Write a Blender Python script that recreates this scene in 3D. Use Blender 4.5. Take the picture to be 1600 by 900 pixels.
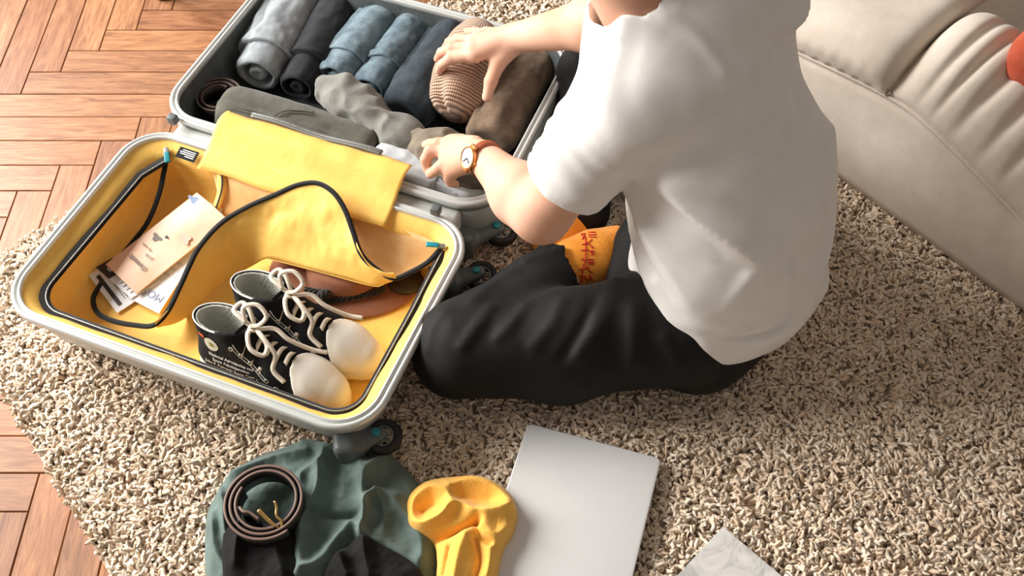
import bpy, bmesh, math, random
import numpy as np
from mathutils import Vector, Matrix

for o in list(bpy.data.objects):
    bpy.data.objects.remove(o, do_unlink=True)
scene = bpy.context.scene
C = scene.collection
random.seed(7)
RNG = np.random.default_rng(7)

# ------------------------------------------------------------------ camera
FPX, PITCH, CAM_H = 1640.0, math.radians(54.4), 1.50
cam_data = bpy.data.cameras.new('camera')
cam_data.sensor_width = 36.0
cam_data.lens = FPX / 1600.0 * 36.0
cam = bpy.data.objects.new('camera', cam_data)
C.objects.link(cam)
cam.location = (0, 0, CAM_H)
cam.rotation_euler = (math.pi / 2 - PITCH, 0, 0)
scene.camera = cam

# ------------------------------------------------------------------ world and window light
world = bpy.data.worlds.new('world')
scene.world = world
world.use_nodes = True
bg = world.node_tree.nodes['Background']
bg.inputs['Color'].default_value = (1.0, 0.89, 0.78, 1)
bg.inputs['Strength'].default_value = 0.28

def area(name, loc, target, sx, sy, power, col):
    l = bpy.data.lights.new(name, 'AREA')
    l.shape = 'RECTANGLE'; l.size = sx; l.size_y = sy
    l.energy = power; l.color = col
    o = bpy.data.objects.new(name, l); C.objects.link(o)
    o.location = loc
    d = Vector(target) - Vector(loc)
    o.rotation_euler = d.to_track_quat('-Z', 'Y').to_euler()
    return o
area('window_light', (-3.1, 2.15, 1.8), (-0.1, 0.95, 0.1), 2.8, 1.9, 385, (1.0, 0.98, 0.95))

vs = scene.view_settings
vs.view_transform = 'Standard'
vs.look = 'None'
vs.gamma = 1.0
vs.use_curve_mapping = False
vs.exposure = 0.0

# ------------------------------------------------------------------ helpers
def P(px, py, z):
    """world point that stands at height z and shows at photo pixel px, py"""
    x = (px - 800) / FPX; y = -(py - 450) / FPX
    d = np.array([x, math.cos(PITCH) + y * math.sin(PITCH), -math.sin(PITCH) + y * math.cos(PITCH)])
    t = (z - CAM_H) / d[2]
    return np.array([0, 0, CAM_H]) + d * t

ORG = {}
def empty(name, loc, label=None, cat=None, group=None):
    o = bpy.data.objects.new(name, None); C.objects.link(o)
    o.empty_display_size = 0.05
    o.location = tuple(float(a) for a in loc)
    ORG[o.name] = np.array(loc, float)
    tag(o, label, cat, group)
    return o

def tag(o, label=None, cat=None, group=None, kind=None):
    if label: o['label'] = label
    if cat: o['category'] = cat
    if group: o['group'] = group
    if kind: o['kind'] = kind
    return o

def mk(name, V, F, mat, parent=None, smooth=True, org=None, uv=None):
    """one mesh object from world-space vertices; F is a list or int array of faces"""
    V = np.asarray(V, float)
    if parent is not None:
        o0 = ORG[parent.name]
    elif org is not None:
        o0 = np.array(org, float)
    else:
        o0 = np.array([(V[:, 0].min() + V[:, 0].max()) / 2, (V[:, 1].min() + V[:, 1].max()) / 2, V[:, 2].min()])
    me = bpy.data.meshes.new(name)
    L = V - o0
    if isinstance(F, np.ndarray):
        n, k = F.shape
        me.vertices.add(len(L)); me.vertices.foreach_set('co', L.astype(np.float32).ravel())
        me.loops.add(n * k); me.loops.foreach_set('vertex_index', F.astype(np.int32).ravel())
        me.polygons.add(n)
        me.polygons.foreach_set('loop_start', (np.arange(n) * k).astype(np.int32))
        me.polygons.foreach_set('loop_total', np.full(n, k, np.int32))
        me.update(calc_edges=True)
    else:
        me.from_pydata([tuple(v) for v in L], [], [tuple(int(i) for i in f) for f in F])
    if smooth:
        me.polygons.foreach_set('use_smooth', np.ones(len(me.polygons), bool))
    if uv is not None:
        lay = me.uv_layers.new(name='UVMap')
        li = np.zeros(len(me.loops), np.int32); me.loops.foreach_get('vertex_index', li)
        lay.data.foreach_set('uv', np.asarray(uv, np.float32)[li].ravel())
    me.validate()
    if mat: me.materials.append(mat)
    o = bpy.data.objects.new(name, me); C.objects.link(o)
    if parent is not None:
        o.parent = parent
    else:
        o.location = tuple(o0)
    ORG[o.name] = o0
    return o

def merge(parts):
    Vs, Fs, n = [], [], 0
    for V, F in parts:
        Vs.append(np.asarray(V, float))
        Fs += [tuple(int(i) + n for i in f) for f in F]
        n += len(V)
    return np.concatenate(Vs), Fs

def recalc(o):
    bm = bmesh.new(); bm.from_mesh(o.data)
    bmesh.ops.recalc_face_normals(bm, faces=bm.faces)
    bm.to_mesh(o.data); bm.free()
    return o

def box(c, half, ax=None, bev=0.0):
    """box (bevelled edges when bev > 0) as V, F; ax = 3 axis rows"""
    bm = bmesh.new(); bmesh.ops.create_cube(bm, size=2.0)
    for v in bm.verts:
        v.co = Vector((v.co.x * half[0], v.co.y * half[1], v.co.z * half[2]))
    if bev > 0:
        bmesh.ops.bevel(bm, geom=list(bm.edges), offset=bev, segments=2, affect='EDGES', profile=0.6)
    bm.verts.ensure_lookup_table()
    V = np.array([v.co[:] for v in bm.verts]); F = [[v.index for v in f.verts] for f in bm.faces]
    bm.free()
    if ax is not None: V = V @ np.array(ax, float)
    return V + np.array(c, float), F

def spline(pts, n, closed=False):
    """Catmull-Rom through pts, n samples"""
    p = np.asarray(pts, float); m = len(p)
    if closed:
        t = np.linspace(0, m, n, endpoint=False)
    else:
        t = np.linspace(0, m - 1, n)
    i = np.floor(t).astype(int)
    if not closed: i = np.minimum(i, m - 2)
    u = (t - i)[:, None]
    if closed:
        a, b, c, d = p[(i - 1) % m], p[i % m], p[(i + 1) % m], p[(i + 2) % m]
    else:
        pe = np.vstack([2 * p[0] - p[1], p, 2 * p[-1] - p[-2]])
        a, b, c, d = pe[i], pe[i + 1], pe[i + 2], pe[i + 3]
    return 0.5 * (2 * b + (c - a) * u + (2 * a - 5 * b + 4 * c - d) * u ** 2 + (3 * b - a - 3 * c + d) * u ** 3)

def resample(pts, n):
    p = np.asarray(pts, float); s = np.r_[0, np.cumsum(np.linalg.norm(np.diff(p, axis=0), axis=1))]
    t = np.linspace(0, s[-1], n)
    return np.stack([np.interp(t, s, p[:, k]) for k in range(3)], 1)

def frames(path, closed=False, up=(0, 0, 1)):
    p = np.asarray(path, float)
    if closed:
        t = np.roll(p, -1, 0) - np.roll(p, 1, 0)
    else:
        t = np.gradient(p, axis=0)
    t /= np.linalg.norm(t, axis=1)[:, None] + 1e-12
    upv = np.broadcast_to(np.array(up, float), p.shape)
    s = np.cross(t, upv)
    bad = np.linalg.norm(s, axis=1) < 1e-3
    s[bad] = np.cross(t[bad], (1, 0.1, 0))
    s /= np.linalg.norm(s, axis=1)[:, None] + 1e-12
    n = np.cross(s, t)
    return t, s, n

def sweep(path, prof, closed=False, up=(0, 0, 1), scale=None, caps=True):
    """sweep closed 2-D profile (side, up) along path"""
    p = np.asarray(path, float); prof = np.asarray(prof, float)
    t, s, n = frames(p, closed, up)
    N, K = len(p), len(prof)
    sc = np.ones(N) if scale is None else np.asarray(scale, float)
    V = p[:, None, :] + sc[:, None, None] * (prof[None, :, 0:1] * s[:, None, :] + prof[None, :, 1:2] * n[:, None, :])
    V = V.reshape(-1, 3); F = []
    R = N if closed else N - 1
    for i in range(R):
        j = (i + 1) % N
        for k in range(K):
            l = (k + 1) % K
            F.append((i * K + k, i * K + l, j * K + l, j * K + k))
    if not closed and caps:
        F.append(tuple(range(K))[::-1]); F.append(tuple((N - 1) * K + k for k in range(K)))
    return V, F

def circle(r, k=8, ry=None):
    a = np.arange(k) * 2 * math.pi / k
    return np.stack([np.cos(a) * r, np.sin(a) * (r if ry is None else ry)], 1)

def rectp(w, h):
    return np.array([(-w / 2, -h / 2), (w / 2, -h / 2), (w / 2, h / 2), (-w / 2, h / 2)])

def loft(rings, closed_ring=True, cap0=True, cap1=True):
    K = len(rings[0]); N = len(rings)
    V = np.concatenate([np.asarray(r, float) for r in rings]); F = []
    for i in range(N - 1):
        for k in range(K if closed_ring else K - 1):
            l = (k + 1) % K
            F.append((i * K + k, i * K + l, (i + 1) * K + l, (i + 1) * K + k))
    if closed_ring and cap0: F.append(tuple(range(K))[::-1])
    if closed_ring and cap1: F.append(tuple((N - 1) * K + k for k in range(K)))
    return V, F

def grid_faces(nu, nv):
    i, j = np.meshgrid(np.arange(nu - 1), np.arange(nv - 1), indexing='ij')
    a = (i * nv + j).ravel()
    return np.stack([a, a + nv, a + nv + 1, a + 1], 1)

# --- value noise
def _hash(i, j, k, s):
    h = (i.astype(np.int64) * 374761393 + j.astype(np.int64) * 668265263 + k.astype(np.int64) * 2147483647 + s * 974711) & 0x7fffffff
    h = ((h ^ (h >> 13)) * 1274126177) & 0x7fffffff
    h = h ^ (h >> 16)
    return (h & 0xffff) / 32767.5 - 1.0
def noise(Pn, s=0):
    Pn = np.asarray(Pn, float)
    f = np.floor(Pn); u = Pn - f; f = f.astype(np.int64); u = u * u * (3 - 2 * u)
    r = 0
    for a in (0, 1):
        for b in (0, 1):
            for c in (0, 1):
                w = (u[:, 0] if a else 1 - u[:, 0]) * (u[:, 1] if b else 1 - u[:, 1]) * (u[:, 2] if c else 1 - u[:, 2])
                r = r + w * _hash(f[:, 0] + a, f[:, 1] + b, f[:, 2] + c, s)
    return r
def fbm(Pn, s=0, oct=3):
    r = 0; a = 1.0
    for o in range(oct):
        r = r + a * noise(np.asarray(Pn) * 2 ** o, s + o); a *= 0.5
    return r

# --- signed distance shapes, and their surface as a mesh
def s_cap(p, a, b, ra, rb=None):
    a = np.asarray(a, float); b = np.asarray(b, float); rb = ra if rb is None else rb
    d = b - a; t = np.clip(((p - a) @ d) / (d @ d), 0, 1)
    return np.linalg.norm(p - a - t[:, None] * d, axis=1) - (ra + (rb - ra) * t)
def s_chain(p, pts, rs, k=0.0):
    r = None
    for i in range(len(pts) - 1):
        d = s_cap(p, pts[i], pts[i + 1], rs[i], rs[i + 1])
        r = d if r is None else (np.minimum(r, d) if k == 0 else smin(r, d, k))
    return r
def s_ell(p, c, rad, ax=None):
    q = p - np.asarray(c, float)
    if ax is not None: q = q @ np.array(ax, float).T
    rad = np.asarray(rad, float)
    k0 = np.linalg.norm(q / rad, axis=1); k1 = np.linalg.norm(q / rad ** 2, axis=1) + 1e-9
    return k0 * (k0 - 1) / k1
def s_box(p, c, half, r=0.0, ax=None):
    q = p - np.asarray(c, float)
    if ax is not None: q = q @ np.array(ax, float).T
    q = np.abs(q) - (np.asarray(half, float) - r)
    return np.linalg.norm(np.maximum(q, 0), axis=1) + np.minimum(q.max(1), 0) - r
def s_ecap(p, a, b, side, rsa, rna, rsb, rnb):
    """capsule with elliptic section: half widths rs along side, rn across"""
    a = np.asarray(a, float); b = np.asarray(b, float); d = b - a; L = np.linalg.norm(d); u = d / L
    s = np.asarray(side, float); s = s - u * (s @ u); s /= np.linalg.norm(s); n = np.cross(u, s)
    q = p - a; x = q @ u; t = np.clip(x / L, 0, 1)
    rs = rsa + (rsb - rsa) * t; rn = rna + (rnb - rna) * t
    e = x - t * L; rm = np.minimum(rs, rn)
    k = np.sqrt((q @ s / rs) ** 2 + (q @ n / rn) ** 2 + (e / rm) ** 2)
    return (k - 1) * rm
def smin(a, b, k):
    h = np.clip(0.5 + 0.5 * (b - a) / k, 0, 1)
    return b + (a - b) * h - k * h * (1 - h)
def smax(a, b, k):
    return -smin(-a, -b, k)

def sdf(f, lo, hi, h, slack=1.5):
    """surface nets over the cells that touch the surface of f"""
    lo = np.asarray(lo, float); hi = np.asarray(hi, float)
    k = 4; s = h * 2 ** k
    n = np.ceil((hi - lo) / s).astype(int) + 1
    g = np.stack(np.meshgrid(*[np.arange(m) for m in n], indexing='ij'), -1).reshape(-1, 3)
    off = np.array([(a, b, c) for a in (0, 1) for b in (0, 1) for c in (0, 1)])
    for lev in range(k, -1, -1):
        s = h * 2 ** lev
        d = f(lo + (g + 0.5) * s)
        g = g[np.abs(d) < slack * s * 0.87 + 0.5 * h]
        if lev: g = (g[:, None, :] * 2 + off[None]).reshape(-1, 3)
    B = 1 << 20
    code = lambda c: ((c[:, 0] + 2) * B + (c[:, 1] + 2)) * B + c[:, 2] + 2
    corners = (g[:, None, :] + off[None]).reshape(-1, 3)
    cc = code(corners)
    uq, first, inv = np.unique(cc, return_index=True, return_inverse=True)
    val = f(lo + corners[first] * h)
    cv = val[inv.ravel()].reshape(-1, 8)
    act = (cv.min(1) < 0) & (cv.max(1) >= 0)
    g = g[act]; cv = cv[act]
    acc = np.zeros((len(g), 3)); cnt = np.zeros(len(g))
    for a in range(8):
        for bit in (4, 2, 1):
            if a & bit: continue
            b = a | bit
            va, vb = cv[:, a], cv[:, b]
            m = (va < 0) != (vb < 0)
            t = np.where(m, va / np.where(m, va - vb, 1), 0)
            pt = off[a] + t[:, None] * (off[b] - off[a])
            acc[m] += pt[m]; cnt[m] += 1
    V = lo + (g + acc / cnt[:, None]) * h
    gc = code(g); order = np.argsort(gc); sg = gc[order]
    def find(c):
        q = code(c); i = np.searchsorted(sg, q); i = np.minimum(i, len(sg) - 1)
        return np.where(sg[i] == q, order[i], -1)
    F = []
    E3 = np.eye(3, dtype=int); idx = {0: 4, 1: 2, 2: 1}
    for ax in range(3):
        b, c = (ax + 1) % 3, (ax + 2) % 3
        v0, v1 = cv[:, 0], cv[:, idx[ax]]
        m = (v0 < 0) != (v1 < 0)
        q = g[m]
        i0 = np.nonzero(m)[0]; i1 = find(q - E3[b]); i2 = find(q - E3[b] - E3[c]); i3 = find(q - E3[c])
        ok = (i1 >= 0) & (i2 >= 0) & (i3 >= 0)
        fw = (v0[m] < 0)
        quad = np.stack([i0, i1, i2, i3], 1)
        quad = np.where(fw[:, None], quad, quad[:, ::-1])
        F.append(quad[ok])
    return V, np.concatenate(F)

# ------------------------------------------------------------------ materials
def lin(c):
    return tuple(((v / 255) / 12.92 if v / 255 <= 0.04045 else ((v / 255 + 0.055) / 1.055) ** 2.4) for v in c)
class NT:
    def __init__(s, name):
        s.m = bpy.data.materials.new(name); s.m.use_nodes = True
        s.t = s.m.node_tree; s.b = s.t.nodes['Principled BSDF']
        s.co = s.t.nodes.new('ShaderNodeTexCoord')
    def n(s, typ, **kw):
        o = s.t.nodes.new(typ)
        for k, v in kw.items():
            if k in o.inputs: o.inputs[k].default_value = v
            else: setattr(o, k, v)
        return o
    def l(s, a, b): s.t.links.new(a, b)
    def coords(s, scale=(1, 1, 1), rot=(0, 0, 0), which='Object'):
        mp = s.n('ShaderNodeMapping'); mp.inputs['Scale'].default_value = scale; mp.inputs['Rotation'].default_value = rot
        s.l(s.co.outputs[which], mp.inputs['Vector']); return mp.outputs[0]
    def noise(s, vec, scale, detail=3, rough=0.55, dist=0.0):
        q = s.n('ShaderNodeTexNoise', Scale=scale, Detail=detail, Roughness=rough, Distortion=dist)
        s.l(vec, q.inputs['Vector']); return q.outputs[0]
    def ramp(s, fac, stops):
        q = s.n('ShaderNodeValToRGB'); e = q.color_ramp.elements
        while len(e) < len(stops): e.new(0.5)
        for i, (p, c) in enumerate(stops):
            e[i].position = p; e[i].color = (*c[:3], 1)
        s.l(fac, q.inputs[0]); return q.outputs[0]
    def bump(s, h, strength, dist=0.002, prev=None):
        q = s.n('ShaderNodeBump', Strength=strength, Distance=dist)
        s.l(h, q.inputs['Height'])
        if prev is not None: s.l(prev, q.inputs['Normal'])
        return q.outputs[0]

def simple(name, rgb, rough=0.6, metal=0.0, var=0.06, vscale=30, bump=0.0, bscale=300, spec=0.5, coat=0.0):
    n = NT(name); c = lin(rgb)
    v = n.coords()
    f = n.noise(v, vscale, 3)
    n.l(n.ramp(f, [(0.3, tuple(a * (1 - var) for a in c)), (0.7, tuple(min(1, a * (1 + var)) for a in c))]), n.b.inputs['Base Color'])
    n.b.inputs['Roughness'].default_value = rough; n.b.inputs['Metallic'].default_value = metal
    n.b.inputs['Specular IOR Level'].default_value = spec
    if coat: n.b.inputs['Coat Weight'].default_value = coat
    if bump:
        n.l(n.bump(n.noise(v, bscale, 2), bump, 0.0008), n.b.inputs['Normal'])
    return n.m

def fabric(name, rgb, rgb2=None, rough=0.9, weave=900, wb=0.25, crumple=22, cb=0.35, var=0.5, mott=28, sheen=0.15, stretch=(1, 1, 1)):
    """woven cloth: two-tone mottling, thread relief and soft crumple"""
    n = NT(name); c = lin(rgb); c2 = lin(rgb2) if rgb2 else tuple(a * 0.72 for a in c)
    v = n.coords(stretch)
    f = n.noise(v, mott, 4, 0.6)
    f2 = n.noise(v, weave * 0.5, 2, 0.7)
    mx = n.n('ShaderNodeMath', operation='MULTIPLY_ADD'); n.l(f2, mx.inputs[0]); mx.inputs[1].default_value = 0.35; n.l(f, mx.inputs[2])
    n.l(n.ramp(mx.outputs[0], [(0.67 - var * 0.3, c2), (0.67 + var * 0.3, c)]), n.b.inputs['Base Color'])
    n.b.inputs['Roughness'].default_value = rough; n.b.inputs['Specular IOR Level'].default_value = 0.25
    n.b.inputs['Sheen Weight'].default_value = sheen
    b1 = n.bump(n.noise(v, weave, 2), wb, 0.0008)
    b2 = n.bump(n.noise(v, crumple, 3, 0.5, 0.6), cb, 0.006, b1)
    n.l(b2, n.b.inputs['Normal'])
    return n.m

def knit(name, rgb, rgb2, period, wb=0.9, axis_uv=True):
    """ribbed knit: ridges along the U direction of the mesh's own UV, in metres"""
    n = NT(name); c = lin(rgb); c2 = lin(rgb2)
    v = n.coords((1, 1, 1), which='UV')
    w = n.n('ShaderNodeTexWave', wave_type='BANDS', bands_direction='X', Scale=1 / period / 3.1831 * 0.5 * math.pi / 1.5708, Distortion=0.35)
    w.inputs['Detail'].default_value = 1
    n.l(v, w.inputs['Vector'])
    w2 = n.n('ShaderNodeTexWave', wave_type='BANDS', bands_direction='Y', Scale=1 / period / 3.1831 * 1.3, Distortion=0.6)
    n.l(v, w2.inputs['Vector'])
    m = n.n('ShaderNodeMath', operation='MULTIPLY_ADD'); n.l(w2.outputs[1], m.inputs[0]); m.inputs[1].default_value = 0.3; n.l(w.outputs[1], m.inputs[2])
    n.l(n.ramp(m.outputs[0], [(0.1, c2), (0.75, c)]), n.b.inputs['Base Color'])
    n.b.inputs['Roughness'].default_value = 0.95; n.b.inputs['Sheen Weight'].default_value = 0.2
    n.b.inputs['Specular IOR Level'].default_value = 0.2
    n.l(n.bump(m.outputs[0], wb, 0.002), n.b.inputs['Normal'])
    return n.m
# ================================================================== FLOOR
def wood_mat():
    n = NT('oak_plank')
    oi = n.n('ShaderNodeObjectInfo')
    add = n.n('ShaderNodeVectorMath', operation='MULTIPLY_ADD')
    n.l(n.co.outputs['Object'], add.inputs[0]); add.inputs[1].default_value = (1, 1, 1)
    cmb = n.n('ShaderNodeCombineXYZ')
    for i, k in enumerate((31.0, 17.0, 5.0)):
        mm = n.n('ShaderNodeMath', operation='MULTIPLY'); n.l(oi.outputs['Random'], mm.inputs[0]); mm.inputs[1].default_value = k
        n.l(mm.outputs[0], cmb.inputs[i])
    n.l(cmb.outputs[0], add.inputs[2])
    mp = n.n('ShaderNodeMapping'); mp.inputs['Scale'].default_value = (1.0, 7.0, 7.0)
    n.l(add.outputs[0], mp.inputs['Vector'])
    g1 = n.noise(mp.outputs[0], 9, 5, 0.6, 1.4)
    mp2 = n.n('ShaderNodeMapping'); mp2.inputs['Scale'].default_value = (1.0, 16.0, 16.0)
    n.l(add.outputs[0], mp2.inputs['Vector'])
    g2 = n.noise(mp2.outputs[0], 22, 3, 0.7, 0.3)
    col = n.ramp(g1, [(0.28, lin((134, 96, 68))), (0.5, lin((170, 128, 94))), (0.72, lin((194, 153, 117)))])
    fine = n.ramp(g2, [(0.35, (0.62, 0.55, 0.5)), (0.6, (1, 1, 1))])
    m1 = n.n('ShaderNodeMix', data_type='RGBA', blend_type='MULTIPLY'); m1.inputs[0].default_value = 0.55
    n.l(col, m1.inputs[6]); n.l(fine, m1.inputs[7])
    tone = n.ramp(oi.outputs['Random'], [(0.0, lin((226, 200, 186))), (0.5, lin((250, 238, 228))), (1.0, lin((255, 224, 196)))])
    m2 = n.n('ShaderNodeMix', data_type='RGBA', blend_type='MULTIPLY'); m2.inputs[0].default_value = 1.0
    n.l(m1.outputs[2], m2.inputs[6]); n.l(tone, m2.inputs[7])
    n.l(m2.outputs[2], n.b.inputs['Base Color'])
    n.b.inputs['Roughness'].default_value = 0.40
    n.l(n.bump(g2, 0.12, 0.001), n.b.inputs['Normal'])
    return n.m
M_WOOD = wood_mat()
M_SUB = simple('dark_subfloor', (52, 34, 24), 0.9)
floor = mk('floor', *box((0.3, 1.3, -0.03), (2.4, 2.4, 0.0235)), M_SUB, smooth=False)
tag(floor, kind='structure', label='oak herringbone parquet floor')
PW, PN = 0.0645, 6
PL = PW * PN
def plank_mesh():
    bm = bmesh.new(); bmesh.ops.create_cube(bm, size=2.0)
    for v in bm.verts:
        v.co = Vector((v.co.x * (PL / 2 - 0.0007), v.co.y * (PW / 2 - 0.0007), v.co.z * 0.0035))
    top = [e for e in bm.edges if all(v.co.z > 0 for v in e.verts)]
    bmesh.ops.bevel(bm, geom=top, offset=0.0012, segments=1, affect='EDGES')
    me = bpy.data.meshes.new('plank'); bm.to_mesh(me); bm.free()
    me.materials.append(M_WOOD); return me
PLANK = plank_mesh()
RUG_C = np.array((-0.993, 1.055))
RUG_A = np.array((0.73, 0.683)); RUG_B = np.array((0.628, -0.778))
def in_rug(x, y, m=0.0):
    d = np.stack([np.asarray(x) - RUG_C[0], np.asarray(y) - RUG_C[1]], -1)
    M = np.linalg.inv(np.array([RUG_A, RUG_B]).T)
    q = d @ M.T
    return (q[..., 0] > m) & (q[..., 1] > m)
X0, Y0 = -0.931, 1.622
def add_plank(cx, cy, rot):
    if not (-1.75 < cx < 0.35 and 0.15 < cy < 2.6): return
    if in_rug(cx, cy, 0.28): return
    o = bpy.data.objects.new('plank', PLANK); C.objects.link(o)
    o.parent = floor
    o.location = (cx - ORG['floor'][0], cy - ORG['floor'][1], -0.0035 - ORG['floor'][2] + random.uniform(-0.0004, 0.0003))
    o.rotation_euler = (0, 0, rot)
for j in range(-30, 24):
    for m in range(-4, 5):
        x = X0 + (j + 2 * PN * m) * PW
        add_plank(x + PL / 2, Y0 + (j + 0.5) * PW, 0 if random.random() < .5 else math.pi)
        i = j
        add_plank(X0 + (i + 0.5) * PW, Y0 + (i - 2 * PN + 1 + 2 * PN * m) * PW + PL / 2, math.pi / 2 * random.choice((1, -1)))

# dark rubber-tipped foot of some furniture that reaches into the top of the picture
def lathe(c, prof, k=24):
    a = np.arange(k) * 2 * math.pi / k
    rings = [np.stack([c[0] + r * np.cos(a), c[1] + r * np.sin(a), np.full(k, c[2] + z)], 1) for r, z in prof]
    return loft(rings)
M_DARKFOOT = simple('dark_turned_wood', (38, 30, 26), 0.35)
fc = P(256, -7, 0.0)
foot = mk('furniture_foot', *lathe(fc, [(0.013, 0), (0.019, 0.002), (0.021, 0.012), (0.016, 0.022), (0.013, 0.05), (0.017, 0.09), (0.022, 0.14), (0.02, 0.2)]), M_DARKFOOT)
tag(foot, 'dark turned furniture foot at the very top edge on the parquet', 'furniture foot')

# ================================================================== RUG
def rug_mat():
    n = NT('cream_shag_yarn')
    g = n.n('ShaderNodeNewGeometry')
    c = n.ramp(g.outputs['Random Per Island'], [(0.0, lin((218, 192, 164))), (0.35, lin((230, 207, 181))), (0.75, lin((239, 220, 197))), (1.0, lin((246, 232, 213)))])
    n.l(c, n.b.inputs['Base Color'])
    n.b.inputs['Roughness'].default_value = 1.0; n.b.inputs['Specular IOR Level'].default_value = 0.1
    n.b.inputs['Sheen Weight'].default_value = 0.25
    return n.m
M_YARN = rug_mat()
M_BACK = fabric('rug_backing', (220, 200, 178), (200, 178, 154))
rc = lambda a, b: RUG_C + RUG_A * a + RUG_B * b
poly = [rc(0, 0), rc(0, 1.95), rc(2.15, 1.95), rc(2.15, 0)]
rug = mk('shag_rug', [(p[0], p[1], 0.0005) for p in poly] + [(p[0], p[1], 0.011) for p in poly],
         [(3, 2, 1, 0), (4, 5, 6, 7), (0, 1, 5, 4), (1, 2, 6, 5), (2, 3, 7, 6), (3, 0, 4, 7)], M_BACK, smooth=False)
recalc(rug)
tag(rug, 'cream long-pile shag rug under the suitcase and the seated person', 'rug')

def inside(poly, x, y):
    r = np.zeros(len(x), bool); n = len(poly)
    for i in range(n):
        (x1, y1), (x2, y2) = poly[i], poly[(i + 1) % n]
        c = ((y1 > y) != (y2 > y)) & (x < (x2 - x1) * (y - y1) / (y2 - y1 + 1e-12) + x1)
        r ^= c
    return r
LAP = [P(825, 658, .05)[:2], P(1031, 713, .05)[:2]]
_e = LAP[1] - LAP[0]; _e = _e / np.linalg.norm(_e); _pn = np.array((_e[1], -_e[0]))
LAPTOP = [LAP[0], LAP[0] + _e * 0.2124, LAP[0] + _e * 0.2124 + _pn * 0.304, LAP[0] + _pn * 0.304]
NOTE = [P(1130, 822, .035)[:2], P(1226, 903, .035)[:2]]
_e2 = NOTE[1] - NOTE[0]; _e2 = _e2 / np.linalg.norm(_e2); _pn2 = np.array((_e2[1], -_e2[0]))
NOTEB = [NOTE[0], NOTE[0] + _e2 * 0.148, NOTE[0] + _e2 * 0.148 + _pn2 * 0.21, NOTE[0] + _pn2 * 0.21]
SUIT_O = np.array((-0.355, 1.222)); SA = math.radians(-21.5)
SU = np.array((math.cos(SA), math.sin(SA))); SV = np.array((-math.sin(SA), math.cos(SA)))
def pile():
    st = 0.0054
    a = np.arange(0.004, 2.15, st); b = np.arange(0.004, 1.95, st)
    A, B = np.meshgrid(a, b, indexing='ij'); A = A.ravel(); B = B.ravel()
    A = A + RNG.uniform(-.45, .45, A.shape) * st; B = B + RNG.uniform(-.45, .45, B.shape) * st
    x = RUG_C[0] + RUG_A[0] * A + RUG_B[0] * B; y = RUG_C[1] + RUG_A[1] * A + RUG_B[1] * B
    keep = (y > 0.32) & (y < 2.25) & (x < 1.2) & (x > -1.25)
    # thin the pile where the camera cannot look at it closely
    far = (y > 2.0) | (x > 1.05)
    keep &= ~(far & (RNG.random(len(x)) < 0.5))
    keep &= ~inside(LAPTOP, x, y) & ~inside(NOTEB, x, y)
    d = np.stack([x, y], -1) - SUIT_O; u = d @ SU; v = d @ SV
    keep &= ~((np.abs(u) < 0.24) & (v > -0.35) & (v < 0.40))
    x = x[keep]; y = y[keep]; A = A[keep]; B = B[keep]; n = len(x)
    K, R = 3, 4
    th = RNG.uniform(0, 2 * math.pi, n)
    # neighbouring tufts lean alike
    q = np.stack([x * 42, y * 42, np.zeros(n)], 1)
    th = noise(q, 3) * 5.0 + RNG.normal(0, 1.0, n)
    th2 = th + RNG.uniform(-2.2, 2.2, n)
    Ht = 0.0145 + 0.0035 * noise(q * 0.7, 9) + RNG.uniform(-.0035, .0035, n)
    edge = np.minimum(A, B) < 0.02
    lean = RNG.uniform(0.006, 0.013, n) * np.where(edge, 0.45, 1.0)
    r0 = RNG.uniform(0.0025, 0.0036, n)
    pts = np.zeros((n, R, 3))
    pts[:, 0] = np.stack([x, y, np.full(n, 0.0095)], 1)
    d1 = np.stack([np.cos(th), np.sin(th)], 1); d2 = np.stack([np.cos(th2), np.sin(th2)], 1)
    pts[:, 1, :2] = pts[:, 0, :2] + d1 * (lean * .45)[:, None]; pts[:, 1, 2] = 0.0095 + Ht * .6
    pts[:, 2, :2] = pts[:, 1, :2] + d1 * (lean * .5)[:, None] + d2 * (lean * .25)[:, None]; pts[:, 2, 2] = 0.0095 + Ht * .97
    pts[:, 3, :2] = pts[:, 2, :2] + d2 * (lean * .75)[:, None]; pts[:, 3, 2] = 0.0095 + Ht * (0.88 + .2 * RNG.random(n))
    rad = np.stack([r0 * .8, r0 * 1.05, r0 * 1.1, r0 * .8], 1)
    V = np.zeros((n, R, K, 3))
    ph = RNG.uniform(0, 2 * math.pi, n)
    s = np.stack([-d1[:, 1], d1[:, 0], np.zeros(n)], 1)
    for i in range(R):
        t = pts[:, min(i + 1, R - 1)] - pts[:, max(i - 1, 0)]
        t /= np.linalg.norm(t, axis=1)[:, None] + 1e-9
        nn = np.cross(s, t); nn /= np.linalg.norm(nn, axis=1)[:, None] + 1e-9
        ss = np.cross(t, nn)
        for k in range(K):
            a_ = ph + k * 2 * math.pi / K
            V[:, i, k] = pts[:, i] + rad[:, i, None] * (np.cos(a_)[:, None] * ss + np.sin(a_)[:, None] * nn)
    base = (np.arange(n) * R * K)[:, None]
    quads = []
    for i in range(R - 1):
        for k in range(K):
            l = (k + 1) % K
            quads.append(np.array([i * K + k, i * K + l, (i + 1) * K + l, (i + 1) * K + k]))
    F = (base[:, :, None] + np.array(quads)[None]).reshape(-1, 4)
    return V.reshape(-1, 3), F
pv, pf = pile()
pl = mk('pile', pv, pf, M_YARN, rug)
tag(pl, kind='stuff')

# ================================================================== SOFA
M_SOFA = fabric('cream_sofa_cotton', (220, 207, 193), (204, 190, 175), weave=700, wb=0.25, cb=0.25, crumple=10, var=0.9)
sofa = empty('sofa', (0.95, 1.35, 0.03), 'cream slip-covered sofa behind the person with a piped low seat edge', 'sofa')
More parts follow.
